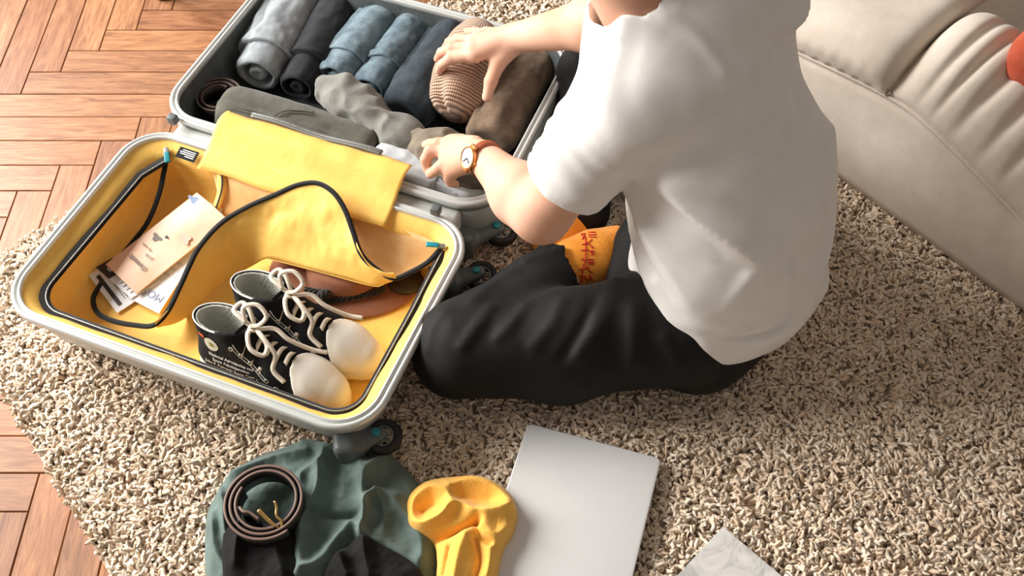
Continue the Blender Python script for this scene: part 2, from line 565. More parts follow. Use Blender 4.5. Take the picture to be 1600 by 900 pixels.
# outline of the base at the floor and of the piped seam above it
zb = 0.028
bot = np.array([(0.30, 1.665), (0.45, 1.491), (0.594, 1.325), (0.70, 1.20), (0.80, 1.085), (0.869, 1.006), (1.0, 0.855), (1.12, 0.72)])
bot_s = spline(np.c_[bot, np.full(len(bot), zb)], 90)
pip_px = [(1090, 4, .235), (1170, 44, .235), (1250, 84, .235), (1330, 122, .242), (1410, 165, .245), (1470, 215, .235), (1540, 285, .21), (1600, 350, .185), (1700, 470, .17), (1800, 600, .165)]
pip_s = spline([P(*q) for q in pip_px], 90)
outn = np.array((-0.757, -0.653, 0))
rings = []
for t in np.linspace(0, 1, 12):
    bulge = 0.012 * math.sin(t * math.pi)
    rings.append(bot_s * (1 - t) + pip_s * t + outn * bulge)
Vp = np.concatenate(rings); Fp = grid_faces(12, 90)
pan = mk('base_panel', Vp, Fp, M_SOFA, sofa)
sm = pan.modifiers.new('thickness', 'SOLIDIFY'); sm.thickness = 0.012; sm.offset = -1
pv_, pf_ = sweep(pip_s + outn * 0.002 + np.array((0, 0, 0.003)), circle(0.0042, 8))
pip = mk('piping', pv_, pf_, M_SOFA, sofa)
# seat cushion, then the gathered roll beyond the seam at the kink
inn = -outn
def wr(t, s):
    return t
def cushion(i0, i1, prof, wfun, name, na=60):
    i = np.linspace(i0, i1, na)
    base = np.stack([np.interp(i, np.arange(90), pip_s[:, k]) for k in range(3)], 1)
    rows = []
    for q, (dn, dz) in enumerate(prof):
        tt = (i - i0) / (i1 - i0)
        w = wfun(tt, q / (len(prof) - 1))
        rows.append(base + inn * dn + np.array((0, 0, 1)) * (dz + w)[:, None] + outn * (w * 0.3)[:, None])
    V = np.concatenate(rows)
    return V, grid_faces(len(prof), na)
def up_prof(pts, n):
    s_ = spline(np.c_[np.array(pts), np.zeros(len(pts))], n); return s_[:, :2]
KX = 36.5
prof1 = up_prof([(0, 0.002), (-0.012, 0.02), (-0.012, 0.05), (0.02, 0.085), (0.09, 0.105), (0.2, 0.112), (0.38, 0.11), (0.7, 0.10)], 50)
def w1(t, s):
    e = np.minimum(t, 1 - t)
    sk = 0.012 * np.sin(t * 90 + s * 4) * np.exp(-((s - 0.12) / 0.1) ** 2) * np.clip((t - .2) * 2, 0, 1) * 0.35
    return -0.04 * np.exp(-(1 - t) / 0.03) * np.clip(s * 4 - .15, 0, 1) + 0.006 * np.sin(t * 9 + s * 6) * s + sk
V1, F1 = cushion(0, KX, prof1, w1, 'seat')
c1 = mk('seat_cushion', V1, F1, M_SOFA, sofa)
prof2 = up_prof([(0, 0.0), (-0.004, 0.022), (0.006, 0.05), (0.035, 0.09), (0.085, 0.12), (0.14, 0.125), (0.19, 0.10), (0.215, 0.055), (0.225, 0.0), (0.235, -0.03), (0.45, -0.04)], 70)
def w2(t, s):
    f = np.exp(-((s - 0.42) / 0.22) ** 2)
    g = 0
    for c_, w_, a_, k_ in ((0.13, .02, .011, .16), (0.21, .018, .014, .22), (0.30, .022, .016, .2), (0.40, .02, .012, .18), (0.5, .025, .012, .2), (0.62, .03, .012, .15)):
        cc = c_ + k_ * (s - 0.4) * 0.35
        g = g - a_ * np.exp(-((t - cc) / w_) ** 2)
    edge = -0.05 * np.exp(-t / 0.04) * np.clip(s * 4 - .15, 0, 1)
    return g * f + edge
V2, F2 = cushion(KX, 89, prof2, w2, 'arm', 150)
c2 = mk('gathered_arm', V2, F2, M_SOFA, sofa)
for o_ in (c1, c2, pan):
    recalc(o_)
    # single sheets: make them face up and out
    vz = sum(p.normal.z * p.area for p in o_.data.polygons)
    vo = sum((p.normal.x * outn[0] + p.normal.y * outn[1]) * p.area for p in o_.data.polygons)
    if (vz + vo) < 0: o_.data.flip_normals()
for o_ in (c1, c2):
    s_ = o_.modifiers.new('thickness', 'SOLIDIFY'); s_.thickness = 0.01; s_.offset = -1
# core under the cushions
core_o = np.array((0.30, 1.665)); 
bx = merge([box((0.93 + 0.10, 1.30 + 0.17, 0.125), (0.58, 0.30, 0.09), [(0.653, -0.757, 0), (0.757, 0.653, 0), (0, 0, 1)])])
mk('seat_core', bx[0], bx[1], M_SOFA, sofa, smooth=False)
# orange-red cushion that leans on the arm at the right border
M_ORANGE = fabric('rust_cushion_cloth', (196, 92, 62), (176, 74, 48), cb=0.2)
oc = P(1704, 112, 0.36)
f_or = lambda p: s_box(p, oc, (0.115, 0.085, 0.055), 0.045, [(0.653, -0.757, 0), (0.757, 0.653, 0), (0, 0, 1)]) - 0.002 * noise(p * 40, 2)
V_, F_ = sdf(f_or, oc - 0.2, oc + 0.2, 0.006)
tag(mk('throw_cushion', V_, F_, M_ORANGE), 'rust orange cushion on the sofa cut off by the right edge', 'cushion')
# ================================================================== SUITCASE
RIM = 0.15
def S(u, v, z):
    q = SUIT_O + SU * u + SV * v
    return np.array((q[0], q[1], z))
def Sarr(uvz):
    a = np.asarray(uvz, float)
    q = SUIT_O + a[:, :1] * SU + a[:, 1:2] * SV
    return np.c_[q, a[:, 2]]
def suv(px, py, z):
    d = P(px, py, z)[:2] - SUIT_O
    return np.array((d @ SU, d @ SV))
def rr(u0, u1, v0, v1, r, z, k=10):
    """rounded rectangle, counter-clockwise, as suitcase coordinates"""
    out = []
    for cu, cv, a0 in ((u1 - r, v1 - r, 0), (u0 + r, v1 - r, 90), (u0 + r, v0 + r, 180), (u1 - r, v0 + r, 270)):
        for i in range(k + 1):
            a = math.radians(a0 + 90 * i / k); out.append((cu + r * math.cos(a), cv + r * math.sin(a), z))
    return np.array(out)
case = empty('suitcase', S(0, 0, 0.03), 'open hard-shell suitcase with a yellow-lined lid and a packed grey-lined base', 'suitcase')
M_SHELL = simple('pale_grey_shell', (196, 198, 194), 0.38, var=0.03)
M_SHELLD = simple('grey_green_shell', (150, 156, 152), 0.4, var=0.03)
M_RIM = simple('brushed_silver_rim', (214, 216, 212), 0.33, metal=0.35, var=0.03)
M_GASKET = simple('grey_gasket', (120, 122, 118), 0.6)
M_YEL = fabric('yellow_lining', (250, 204, 108), (245, 194, 94), rough=0.55, weave=1400, wb=0.12, crumple=24, cb=0.22, var=0.9, sheen=0.05)
M_YELD = fabric('deep_yellow_pocket_mesh', (234, 192, 132), (222, 174, 112), rough=0.7, weave=800, wb=0.4, cb=0.2, var=0.6)
M_GLIN = fabric('charcoal_lining', (84, 90, 90), (66, 72, 72), rough=0.5, cb=0.5, crumple=18, sheen=0.05)
M_TAPE = fabric('black_zip_tape', (30, 29, 28), (20, 19, 19), cb=0.0, weave=1500)
M_COIL = simple('zip_teeth_silver', (150, 150, 148), 0.35, metal=0.7, bump=0.6, bscale=900)
M_TEAL = simple('teal_plastic', (34, 138, 150), 0.35)
M_GREYP = simple('dark_grey_plastic', (92, 98, 98), 0.45)
M_BLKP = simple('black_rubber', (26, 25, 26), 0.6)
M_WHITE = simple('white_print', (238, 238, 235), 0.6, var=0.01)

def shell(name, u0, u1, v0, v1, rim, bottom, mat, rimmat, r=0.075):
    rings = []
    prof = [(0.06, bottom), (0.035, bottom + 0.003), (0.016, bottom + 0.014), (0.005, bottom + 0.034), (0.001, bottom + 0.06),
            (0.0, rim - 0.022), (0.004, rim - 0.0215), (0.004, rim - 0.019), (0.0, rim - 0.0185), (0.0, rim - 0.012)]
    if 'lid' in name:
        prof = [(0.085, bottom), (0.058, bottom + 0.004), (0.036, bottom + 0.016), (0.024, bottom + 0.032), (0.018, bottom + 0.055), (0.013, bottom + 0.08), (0.009, rim - 0.03), (0.005, rim - 0.023), (0.002, rim - 0.02), (0.005, rim - 0.019), (0.005, rim - 0.0165), (0.0, rim - 0.016), (0.0, rim - 0.012)]
    for ins, z in prof:
        rings.append(Sarr(rr(u0 + ins, u1 - ins, v0 + ins, v1 - ins, max(r - ins * .6, 0.02), z)))
    V, F = loft(rings, cap1=False)
    sh = mk(name, V, F, mat, case); recalc(sh)
    # rim: an outer lip, a shallow groove and an inner lip
    rp = [(0.0, rim - 0.013), (-0.0022, rim - 0.010), (-0.0022, rim - 0.003), (0.001, rim), (0.005, rim), (0.0062, rim - 0.003),
          (0.0085, rim - 0.003), (0.0095, rim + 0.0005), (0.013, rim + 0.0005), (0.0145, rim - 0.003), (0.0145, rim - 0.014)]
    rings = [Sarr(rr(u0 + a, u1 - a, v0 + a, v1 - a, r - a, z)) for a, z in rp]
    V, F = loft(rings + [rings[0]], cap0=False, cap1=False)
    rm = mk(name.replace('shell', 'rim'), V, F, rimmat, case); recalc(rm)
    return sh, rm
LU0, LU1, LV0, LV1 = -0.322, 0.325, -0.436, -0.012
BU0, BU1, BV0, BV1 = -0.312, 0.338, 0.014, 0.462
lid_sh, lid_rim = shell('lid_shell', LU0, LU1, LV0, LV1, RIM, 0.026, M_SHELL, M_RIM)
base_sh, base_rim = shell('base_shell', BU0, BU1, BV0, BV1, RIM + 0.008, 0.026, M_SHELLD, M_RIM)

# yellow lid lining: sloping border, then the well
def liner(name, u0, u1, v0, v1, prof, mat, r0, amp, seed, k=14):
    rings = []
    for ins, z in prof:
        g = max(ins - 0.02, 0); kr = (0.6, 0.45) if 'lid' in name else (1, 1)
        R = rr(u0 + ins, u1 - (ins - g + g * kr[0]), v0 + (ins - g + g * kr[1]), v1 - ins, max(r0 - ins * 0.7, 0.012), z, k)
        # denser sides
        D = []
        for i in range(len(R)):
            a, b = R[i], R[(i + 1) % len(R)]
            L = np.linalg.norm(b[:2] - a[:2]); m = 18 if (i + 1) % (k + 1) == 0 else 1
            for q in range(m): D.append(a + (b - a) * q / m)
        rings.append(np.array(D))
    N = len(rings)
    inner = [rings[-1].mean(0) + (rings[-1] - rings[-1].mean(0)) * s for s in (0.9, 0.75, 0.55, 0.35, 0.15)]
    allr = rings + inner
    out = []
    for i, R in enumerate(allr):
        W = Sarr(R)
        if 0 < i:
            a = amp * min(1, i / 3)
            W = W + np.stack([fbm(W * 16, seed), fbm(W * 16, seed + 5), 1.2 * fbm(W * 14, seed + 9)], 1) * a
        out.append(W)
    V, F = loft(out, cap0=False, cap1=True)
    o = mk(name, V, F, mat, case); recalc(o)
    if o.data.polygons[-1].normal.z < 0: o.data.flip_normals()
    return o
ZIPZ = 0.128
lin_prof = [(0.013, RIM - 0.006), (0.02, RIM - 0.009), (0.03, ZIPZ + 0.007), (0.042, ZIPZ), (0.0425, ZIPZ - 0.008), (0.041, 0.10), (0.043, 0.08), (0.052, 0.064), (0.075, 0.058)]
lid_lin = liner('lid_lining', LU0, LU1, LV0, LV1, lin_prof, M_YEL, 0.075, 0.0022, 3)
base_prof = [(0.0145, RIM - 0.002), (0.018, RIM - 0.012), (0.024, 0.115), (0.03, 0.08), (0.045, 0.052), (0.08, 0.046)]
base_lin = liner('base_lining', BU0, BU1, BV0, BV1, base_prof, M_GLIN, 0.075, 0.0045, 21)

# zip tape around the well: left, front, right
def zloop(ins, z):
    R = rr(LU0 + ins, LU1 - 0.02 - (ins - .02) * .6, LV0 + 0.02 + (ins - .02) * .45, LV1 - ins, 0.05, z, 14)
    i0 = 15 + 7    # start on the hinge side left corner
    idx = [i for i in range(len(R))]
    return R
Z = zloop(0.043, ZIPZ + 0.001)
left_top = np.array([(LU0 + 0.076, LV1 - 0.044, ZIPZ + 0.004)])
right_top = np.array([(LU1 - 0.036, LV1 - 0.055, ZIPZ + 0.004)])
mid = Z[30:60]
zpath = np.vstack([left_top, left_top + np.array([(-0.026, -0.05, -0.003)]), mid[:15], mid[15:], np.array([(LU1 - 0.034, -0.19, ZIPZ)]), right_top])
zp = resample(Sarr(zpath), 170)
V, F = sweep(zp, rectp(0.018, 0.0016)); tape = mk('zip_tape', V, F, M_TAPE, case)
zp_up = zp + np.array((0, 0, 0.0018))
_t, _s, _n = frames(zp_up)
V, F = sweep(zp_up - _s * 0.0035, circle(0.0015, 6)); mk('zip_teeth', V, F, M_COIL, tape)

def zip_pull(at, direction, parent):
    d = np.array(direction, float); d /= np.linalg.norm(d); s = np.cross(d, (0, 0, 1)); s /= np.linalg.norm(s); n = np.cross(s, d)
    V, F = box(at, (0.006, 0.0042, 0.003), [d, s, n], 0.0012)
    sl = mk('zip_slider', V, F, M_COIL, parent)
    V, F = box(at + d * 0.015 + n * 0.003, (0.0105, 0.0048, 0.0016), [d, s, n], 0.0014)
    mk('zip_pull', V, F, M_TEAL, sl)
zip_pull(P(260, 236, ZIPZ + 0.012), S(-0.02, -0.12, 0) - S(-0.04, -0.05, 0) + np.array((.03, -.02, -.02)), case)
zip_pull(P(690, 385, ZIPZ + 0.012), (-1, 0.05, 0.05), case)

# ---- the zip-off flap, thrown open: black-bound edge, cloth, and the gauzy side of it
edge_px = [(262, 238, .136), (256, 270, .12), (248, 305, .105), (232, 345, .09), (210, 375, .075), (185, 405, .066), (160, 440, .066), (146, 466, .068), (152, 488, .074), (175, 501, .082), (210, 508, .088), (240, 508, .095), (262, 486, .105),
           (280, 450, .115), (296, 415, .124), (312, 385, .132), (345, 349, .142), (385, 324, .152), (430, 304, .163), (465, 289, .172), (495, 286, .176), (520, 300, .176), (538, 326, .17),
           (551, 360, .16), (565, 398, .145), (590, 422, .13), (616, 435, .122), (640, 426, .123), (668, 410, .13), (689, 388, .136)]
EDGE = spline([P(*q) for q in edge_px], 260)
V, F = sweep(EDGE, rectp(0.0085, 0.0026)); fe = mk('flap_binding', V, F, M_TAPE, case)
def patch(A, B, n, bulge, amp, seed, curve=None):
    """cloth between curve A and curve B; bulge lifts the middle"""
    rows = []
    for i in range(n):
        t = i / (n - 1)
        R = A * (1 - t) + B * t
        R = R + np.array((0, 0, 1)) * (bulge * math.sin(math.pi * t))
        w = math.sin(math.pi * t)
        R = R + np.stack([0 * R[:, 0], 0 * R[:, 0], fbm(R * 22, seed)], 1) * amp * w
        rows.append(R)
    V = np.concatenate(rows)
    return V, grid_faces(n, len(A))
def up_face(o):
    recalc(o)
    if sum(p.normal.z * p.area for p in o.data.polygons) < 0: o.data.flip_normals()
    m = o.modifiers.new('cloth', 'SOLIDIFY'); m.thickness = 0.0012; m.offset = -1
    return o
# main cloth: from the binding down to the well floor on the shoe side, its front fold raised over the hat
ia = np.interp(np.arange(200), [0, 199], [100, 231])
A = np.stack([np.interp(ia, np.arange(260), EDGE[:, k]) for k in range(3)], 1)
fold_px = [(246, 512, .09), (275, 505, .07), (300, 490, .056), (330, 462, .052), (362, 435, .054), (395, 415, .07), (420, 404, .095), (460, 414, .10), (500, 425, .104), (545, 436, .106), (580, 446, .106), (600, 444, .11), (620, 437, .12)]
Bf = spline([P(*q) for q in fold_px], 200)
V, F = patch(A, Bf, 26, 0.012, 0.006, 31)
flap = up_face(mk('flap', V, F, M_YEL, case))
# underside of the fold
fold2 = spline([P(420, 404, .095), P(500, 425, .104), P(580, 446, .106), P(600, 444, .11)], 60)
under = fold2 + np.array((0.0, 0.05, -0.045))
V, F = patch(fold2, under, 6, 0.0, 0.002, 8)
up_face(mk('flap_fold', V, F, M_YEL, flap))
# gauze side of the flap between binding and hinge wall
ib = np.interp(np.arange(90), [0, 89], [196, 259])
A2 = np.stack([np.interp(ib, np.arange(260), EDGE[:, k]) for k in range(3)], 1)
B2 = spline([P(540, 322, .142), P(575, 342, .132), P(610, 352, .13), P(645, 364, .132), P(670, 374, .134), P(689, 385, .137)], 90)
V, F = patch(A2, B2, 14, -0.03, 0.004, 44)
up_face(mk('gauze_panel', V, F, M_YELD, case))
# tan gauze pocket on the hinge wall, with its own curved zip
A3 = spline([P(330, 256, .138), P(400, 284, .138), P(470, 312, .14), P(540, 335, .14)], 60)
B3 = spline([P(350, 345, .075), P(400, 330, .10), P(450, 318, .13), P(535, 345, .138)], 60)
V, F = patch(A3, B3, 14, 0.004, 0.003, 51)
up_face(mk('pocket_panel', V, F, M_YELD, case))
pz = spline([P(342, 254, .14), P(347, 280, .13), P(346, 300, .115), P(338, 326, .09)], 30)
V, F = sweep(pz, rectp(0.016, 0.0022)); pzo = mk('pocket_zip_tape', V, F, M_YEL, case)
V, F = sweep(pz + np.array((0, 0, 0.002)), circle(0.0018, 6)); mk('pocket_zip_teeth', V, F, M_GREYP, pzo)

# care label with printed lines
def frame_px(p0, p1, z0, z1=None, tilt=0.0):
    """axes x (p0->p1), y, n of a small flat thing"""
    a = P(*p0, z0); b = P(*p1, z0 if z1 is None else z1)
    x = b - a; L = np.linalg.norm(x); x /= L
    n = np.array((0, 0, 1.0)); n = n - x * (n @ x); n /= np.linalg.norm(n)
    y = np.cross(n, x)
    if tilt:
        c, s = math.cos(tilt), math.sin(tilt)
        y, n = y * c + n * s, n * c - y * s
    return a, b, x, y, n, L
def text_mesh(body, size, align='CENTER', bold=0.0, spacing=1.0):
    cu = bpy.data.curves.new('txt', 'FONT'); cu.body = body; cu.size = size; cu.align_x = align; cu.align_y = 'CENTER'
    cu.offset = bold; cu.space_line = spacing; cu.resolution_u = 2
    o = bpy.data.objects.new('txt', cu); C.objects.link(o)
    dg = bpy.context.evaluated_depsgraph_get(); dg.update()
    me = bpy.data.meshes.new_from_object(o.evaluated_get(dg))
    V = np.array([v.co[:] for v in me.vertices]); F = [list(p.vertices) for p in me.polygons]
    bpy.data.objects.remove(o, do_unlink=True); bpy.data.curves.remove(cu); bpy.data.meshes.remove(me)
    return V, F
def put_text(name, body, size, c, x, y, n, mat, parent, lift=0.0006, bold=0.0, align='CENTER', spacing=1.0):
    V, F = text_mesh(body, size, align, bold, spacing)
    W = np.asarray(c) + V[:, :1] * x + V[:, 1:2] * y + n * lift
    return mk(name, W, F, mat, parent, smooth=False)
a, b, x, y, n, L = frame_px((276, 236), (309, 247), .1475, tilt=math.radians(14))
c = (a + b) / 2
V, F = box(c, (0.019, 0.0105, 0.0006), [x, y, n]); cl = mk('care_label', V, F, M_TAPE, case, smooth=False)
for i, wd in enumerate((0.026, 0.030, 0.028, 0.017)):
    V, F = box(c + y * (0.006 - 0.0037 * i) + n * 0.0008 + x * (0.015 - wd / 2), (wd / 2, 0.0008, 0.0002), [x, y, n])
    mk('printed_line', V, F, M_WHITE, cl, smooth=False)

# hinge cover: yellow cloth bridging base and lid, folded over the base rim
rows = []
hu = np.linspace(-0.182, 0.178, 60)
for k, (v, z) in enumerate([(-0.062, .139), (-0.05, .143), (-0.036, .147), (-0.022, .152), (-0.010, .157), (0.0, .163), (0.012, .171), (0.022, .176), (0.033, .177), (0.046, .174), (0.056, .170)]):
    R = np.c_[hu, np.full(60, v) + 0.002 * np.sin(hu * 37 + k), np.full(60, z)]
    W = Sarr(R); W[:, 2] += 0.004 * fbm(W * 14, 61) * (k / 10)
    rows.append(W)
hc = up_face(mk('hinge_cover', np.concatenate(rows), grid_faces(len(rows), 60), M_YEL, case))
# its grey zip edge on the packed side
ez = Sarr(np.c_[np.linspace(-0.135, 0.118, 60), np.full(60, 0.060), np.full(60, 0.1715)])
ez[:, 2] += 0.003 * np.sin(np.linspace(0, 9, 60))
V, F = sweep(ez, rectp(0.011, 0.004)); dz_ = mk('divider_zip', V, F, M_GASKET, case)
V, F = sweep(ez + np.array((0, 0, 0.003)), circle(0.0018, 6)); mk('divider_zip_teeth', V, F, M_COIL, dz_)
# hinge web between the two rims and the two hinge caps
V, F = box(S(0.008, 0.0, 0.118), (0.275, 0.018, 0.022), [np.r_[SU, 0], np.r_[SV, 0], (0, 0, 1)], 0.006)
mk('hinge_web', V, F, M_SHELL, case)
for q in ((270, 186), (681, 328)):
    V, F = box(P(q[0], q[1], 0.16), (0.0085, 0.0075, 0.008), [np.r_[SU, 0], np.r_[SV, 0], (0, 0, 1)], 0.003)
    mk('hinge_cap', V, F, M_GREYP, case)

# spinner wheels on the right end: fork, tyre, spoked hub, teal dot
def wheel(ctr, root, r=0.026, tilt=0.15):
    ctr = np.array(ctr, float); root = np.array(root, float)
    d = ctr - root; L = np.linalg.norm(d); d /= L; s = np.cross((0, 0, 1.0), d); s /= np.linalg.norm(s); n = np.cross(d, s)
    f = lambda p: smin(s_ecap(p, root, ctr + n * 0.012, s, 0.026, 0.016, 0.011, 0.008), s_box(p, root - d * 0.01, (0.02, 0.03, 0.03), 0.012, [d, s, n]), 0.015)
    lo = np.minimum(root, ctr) - 0.07; hi = np.maximum(root, ctr) + 0.07
    V, F = sdf(f, lo, hi, 0.004)
    w = mk('wheel_fork', V, F, M_GREYP, case)
    nn = n * math.cos(tilt) - s * math.sin(tilt); ss = s * math.cos(tilt) + n * math.sin(tilt)
    a = np.linspace(0, 2 * math.pi, 33)[:-1]
    path = ctr + r * (np.cos(a)[:, None] * d + np.sin(a)[:, None] * ss) * 0.82
    V, F = sweep(path, circle(0.0072, 10, 0.0105), closed=True, up=nn)
    mk('tyre', V, F, M_BLKP, w)
    parts = []
    path2 = ctr + nn * 0.006 + r * 0.60 * (np.cos(a)[:, None] * d + np.sin(a)[:, None] * ss)
    parts.append(sweep(path2, circle(0.0018, 6), closed=True, up=nn))
    for k in range(6):
        t = k * math.pi / 3
        e = np.cos(t) * d + np.sin(t) * ss
        parts.append(sweep(np.array([ctr + nn * 0.006, ctr + nn * 0.006 + e * r * 0.62]), circle(0.0018, 6), up=nn))
    V, F = merge(parts); mk('spoke_ring', V, F, M_GASKET, w)
    k = np.arange(20) * 2 * math.pi / 20
    tc = ctr + n * 0.0215 - d * 0.008
    rings = [tc + rr_ * (np.cos(k)[:, None] * d + np.sin(k)[:, None] * s) + n * z_ for rr_, z_ in ((0.0065, -0.004), (0.0065, 0), (0.005, 0.001))]
    V, F = loft(rings); mk('axle_button', V, F, M_TEAL, w)
wheel(P(600, 683, .075), P(555, 690, .07))
wheel(P(783, 362, .07), P(728, 372, .07), 0.027)
wheel(P(752, 432, .06), P(700, 440, .06), 0.026)
wheel(P(912, 120, .07), P(872, 128, .07), 0.026)
# ================================================================== ROLLED CLOTHES IN THE BASE
def roll(name, p0, p1, r, mat, label, cat='rolled clothes', group='rolled clothes packed in the suitcase base', step=0.14, seam=1.9, outer=(0.0, 0.80), core=0.78, amp=0.004, seed=0, flat=0.93, rings=90, K=64, fold=None, freq=16, ridge=0.0):
    """a rolled garment: wound outer layer whose hem steps down to an inner core, spiral ends"""
    p0 = np.array(p0, float); p1 = np.array(p1, float)
    d = p1 - p0; L = np.linalg.norm(d); u = d / L
    s = np.cross(u, (0, 0, 1.0)); s /= np.linalg.norm(s); n = np.cross(s, u)
    th = np.arange(K) * 2 * math.pi / K
    wind = 1 + step * (((th - seam) % (2 * math.pi)) / (2 * math.pi)) - step * 0.5
    prof = []   # (position along axis in metres, radius factor)
    a, b = outer[0] * L, outer[1] * L
    lo_end = outer[0] > 0; hi_end = outer[1] < 1
    def half(pos, edge, sgn, stepped):
        out = []
        if stepped:
            out += [(pos + sgn * 0.004, core * 0.16), (pos + sgn * 0.001, core * 0.30), (pos + sgn * 0.004, core * 0.40), (pos + sgn * 0.030, core * 0.44), (pos + sgn * 0.028, core * 0.60), (pos + sgn * 0.004, core * 0.68), (pos, core * 0.76), (pos + sgn * 0.002, core * 0.88), (pos + sgn * 0.008, core * 0.97)]
            out += [(pos + sgn * (abs(edge - pos) * t + 0.010 * (1 - t)), core) for t in np.linspace(0.1, 0.95, 6)]
            out += [(edge + sgn * 0.0, core * 0.99), (edge - sgn * 0.004, 0.93), (edge - sgn * 0.002, 0.985), (edge + sgn * 0.004, 1.0)]
        else:
            out += [(pos + sgn * 0.004, 0.30), (pos + sgn * 0.001, 0.55), (pos + sgn * 0.001, 0.72), (pos + sgn * 0.006, 0.88), (pos + sgn * 0.016, 0.965), (pos + sgn * 0.028, 1.0)]
        return out
    left = half(0, a, 1, lo_end); right = half(L, b, -1, hi_end)
    x0 = left[-1][0]; x1 = right[-1][0]
    prof = left + [(x, 1.0) for x in np.linspace(x0, x1, rings)[1:-1]] + right[::-1]
    X = np.array([q[0] for q in prof]); R = np.array([q[1] for q in prof])
    W = np.ones((len(prof), K)) * wind[None]
    e = (R < 0.99)
    W[e] = 1 + (W[e] - 1) * 0.6
    rad = r * R[:, None] * W
    base = p0 + X[:, None, None] * u
    dirv = (np.cos(th)[:, None] * s + np.sin(th)[:, None] * n * flat)
    V = (base + rad[:, :, None] * dirv[None]).reshape(-1, 3)
    # soft crumple and lengthwise creases
    q = V - p0
    loc = np.stack([q @ u, q @ s, q @ n], 1)
    dn = amp * fbm(loc * np.array((freq * 0.8, freq * 1.5, freq * 1.5)), seed, 4)
    if ridge:
        w = fbm(loc * np.array((9, 26, 26)), seed + 11, 3)
        dn = dn + ridge * (1 - np.abs(w) * 2.2).clip(0, 1)
    if fold is not None: dn = dn + fold(loc[:, 0] / L, np.arctan2(loc[:, 2], loc[:, 1]), loc)
    rad_n = np.tile(dirv, (len(prof), 1))
    V = V + rad_n * (dn * np.repeat(np.clip(R, 0.2, 1), K))[:, None]
    F = []
    N = len(prof)
    for i in range(N - 1):
        for k in range(K):
            l = (k + 1) % K
            F.append((i * K + k, i * K + l, (i + 1) * K + l, (i + 1) * K + k))
    F.append(tuple(range(K))[::-1]); F.append(tuple((N - 1) * K + k for k in range(K)))
    uv = np.stack([np.repeat(X, K), np.tile(th * r, N)], 1)
    o = mk(name, V, F, mat, uv=uv)
    tag(o, label, cat, group)
    return recalc(o)

M_LGREY = fabric('light_grey_sweat_cloth', (166, 172, 175), (140, 146, 150), cb=0.3)
M_BLACKD = fabric('black_denim', (42, 43, 48), (28, 29, 33), cb=0.3, weave=700)
M_JEAN = fabric('faded_blue_denim', (122, 139, 147), (84, 101, 110), cb=0.35, weave=650, wb=0.4, mott=34, stretch=(1, 1, 1))
M_JEAN2 = fabric('greyed_blue_denim', (110, 127, 135), (75, 91, 100), cb=0.35, weave=650, wb=0.4, mott=30)
M_NAVY = fabric('dark_navy_denim', (52, 62, 70), (36, 45, 52), cb=0.3, weave=650)
M_TANC = fabric('brown_corduroy', (134, 112, 93), (106, 87, 70), cb=0.35, weave=600)
M_OLIVE = fabric('olive_grey_twill', (96, 94, 83), (78, 76, 66), cb=0.3, weave=800)
M_SWEAT = fabric('grey_jersey', (134, 132, 125), (112, 110, 104), cb=0.3)
M_PALE = fabric('pale_grey_denim', (206, 208, 210), (184, 187, 190), cb=0.25)
M_SAGE = fabric('pale_sage_cloth', (172, 176, 168), (150, 155, 148), cb=0.25)
M_TAUPE = fabric('taupe_crumpled_cloth', (130, 117, 101), (104, 93, 80), cb=0.35)
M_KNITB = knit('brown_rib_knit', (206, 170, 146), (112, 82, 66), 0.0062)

def hem_fold(at, w=0.03, a=0.004):
    return lambda t, th, loc: a * np.exp(-((t - at) / w) ** 2) * np.sin(th * 2 + t * 40)
def zax(r): return 0.054 + r
roll('rolled_sweatpants', P(490, -60, zax(.054)), P(402, 118, zax(.05)), 0.054, M_LGREY, 'light grey rolled sweatpants, leftmost of the upright rolls in the suitcase', outer=(0, .84), core=.80, amp=.005, seed=1, ridge=.004, seam=0.9)
roll('rolled_trousers', P(552, -32, zax(.044)), P(464, 138, zax(.04)), 0.046, M_BLACKD, 'black rolled trousers between light grey roll and pale blue jeans', outer=(0, .80), core=.76, amp=.003, seed=2, ridge=.002, seam=0.5)
roll('rolled_jeans', P(603, 22, zax(.044)), P(522, 124, zax(.042)), 0.0455, M_JEAN, 'pale blue rolled jeans next to the black roll, rounded far end', outer=(0, .74), core=.82, amp=.003, seed=3, ridge=.002, seam=.6)
roll('rolled_jeans', P(658, 32, zax(.043)), P(577, 142, zax(.04)), 0.0425, M_JEAN2, 'greyish blue rolled jeans with stacked folds, beside the dark navy roll', outer=(0, .70), core=.84, amp=.003, seed=4, ridge=.003, seam=.5,
     fold=lambda t, th, loc: .003 * np.exp(-((t - .66) / .02) ** 2) - .003 * np.exp(-((t - .61) / .012) ** 2))
roll('rolled_trousers', P(722, 40, zax(.048)), P(632, 178, zax(.045)), 0.048, M_NAVY, 'dark navy rolled trousers touching the brown knitted hat', outer=(0, 1), amp=.004, seed=5, ridge=.003, seam=.4)
roll('rolled_corduroys', P(838, 88, zax(.047)), P(762, 222, zax(.047)), 0.047, M_TANC, 'brown rolled corduroy trousers along the right rim of the suitcase', outer=(0, 1), amp=.005, seed=6, ridge=.003, seam=.7)
roll('rolled_trousers', P(352, 172, zax(.052)), P(592, 243, zax(.046)), 0.052, M_OLIVE, 'olive grey rolled trousers with a stitched pocket flap beside the hinge', outer=(0, 1), amp=.003, seed=7, ridge=.001, seam=1.2, flat=.95)
OLV = bpy.data.objects['rolled_trousers.002']
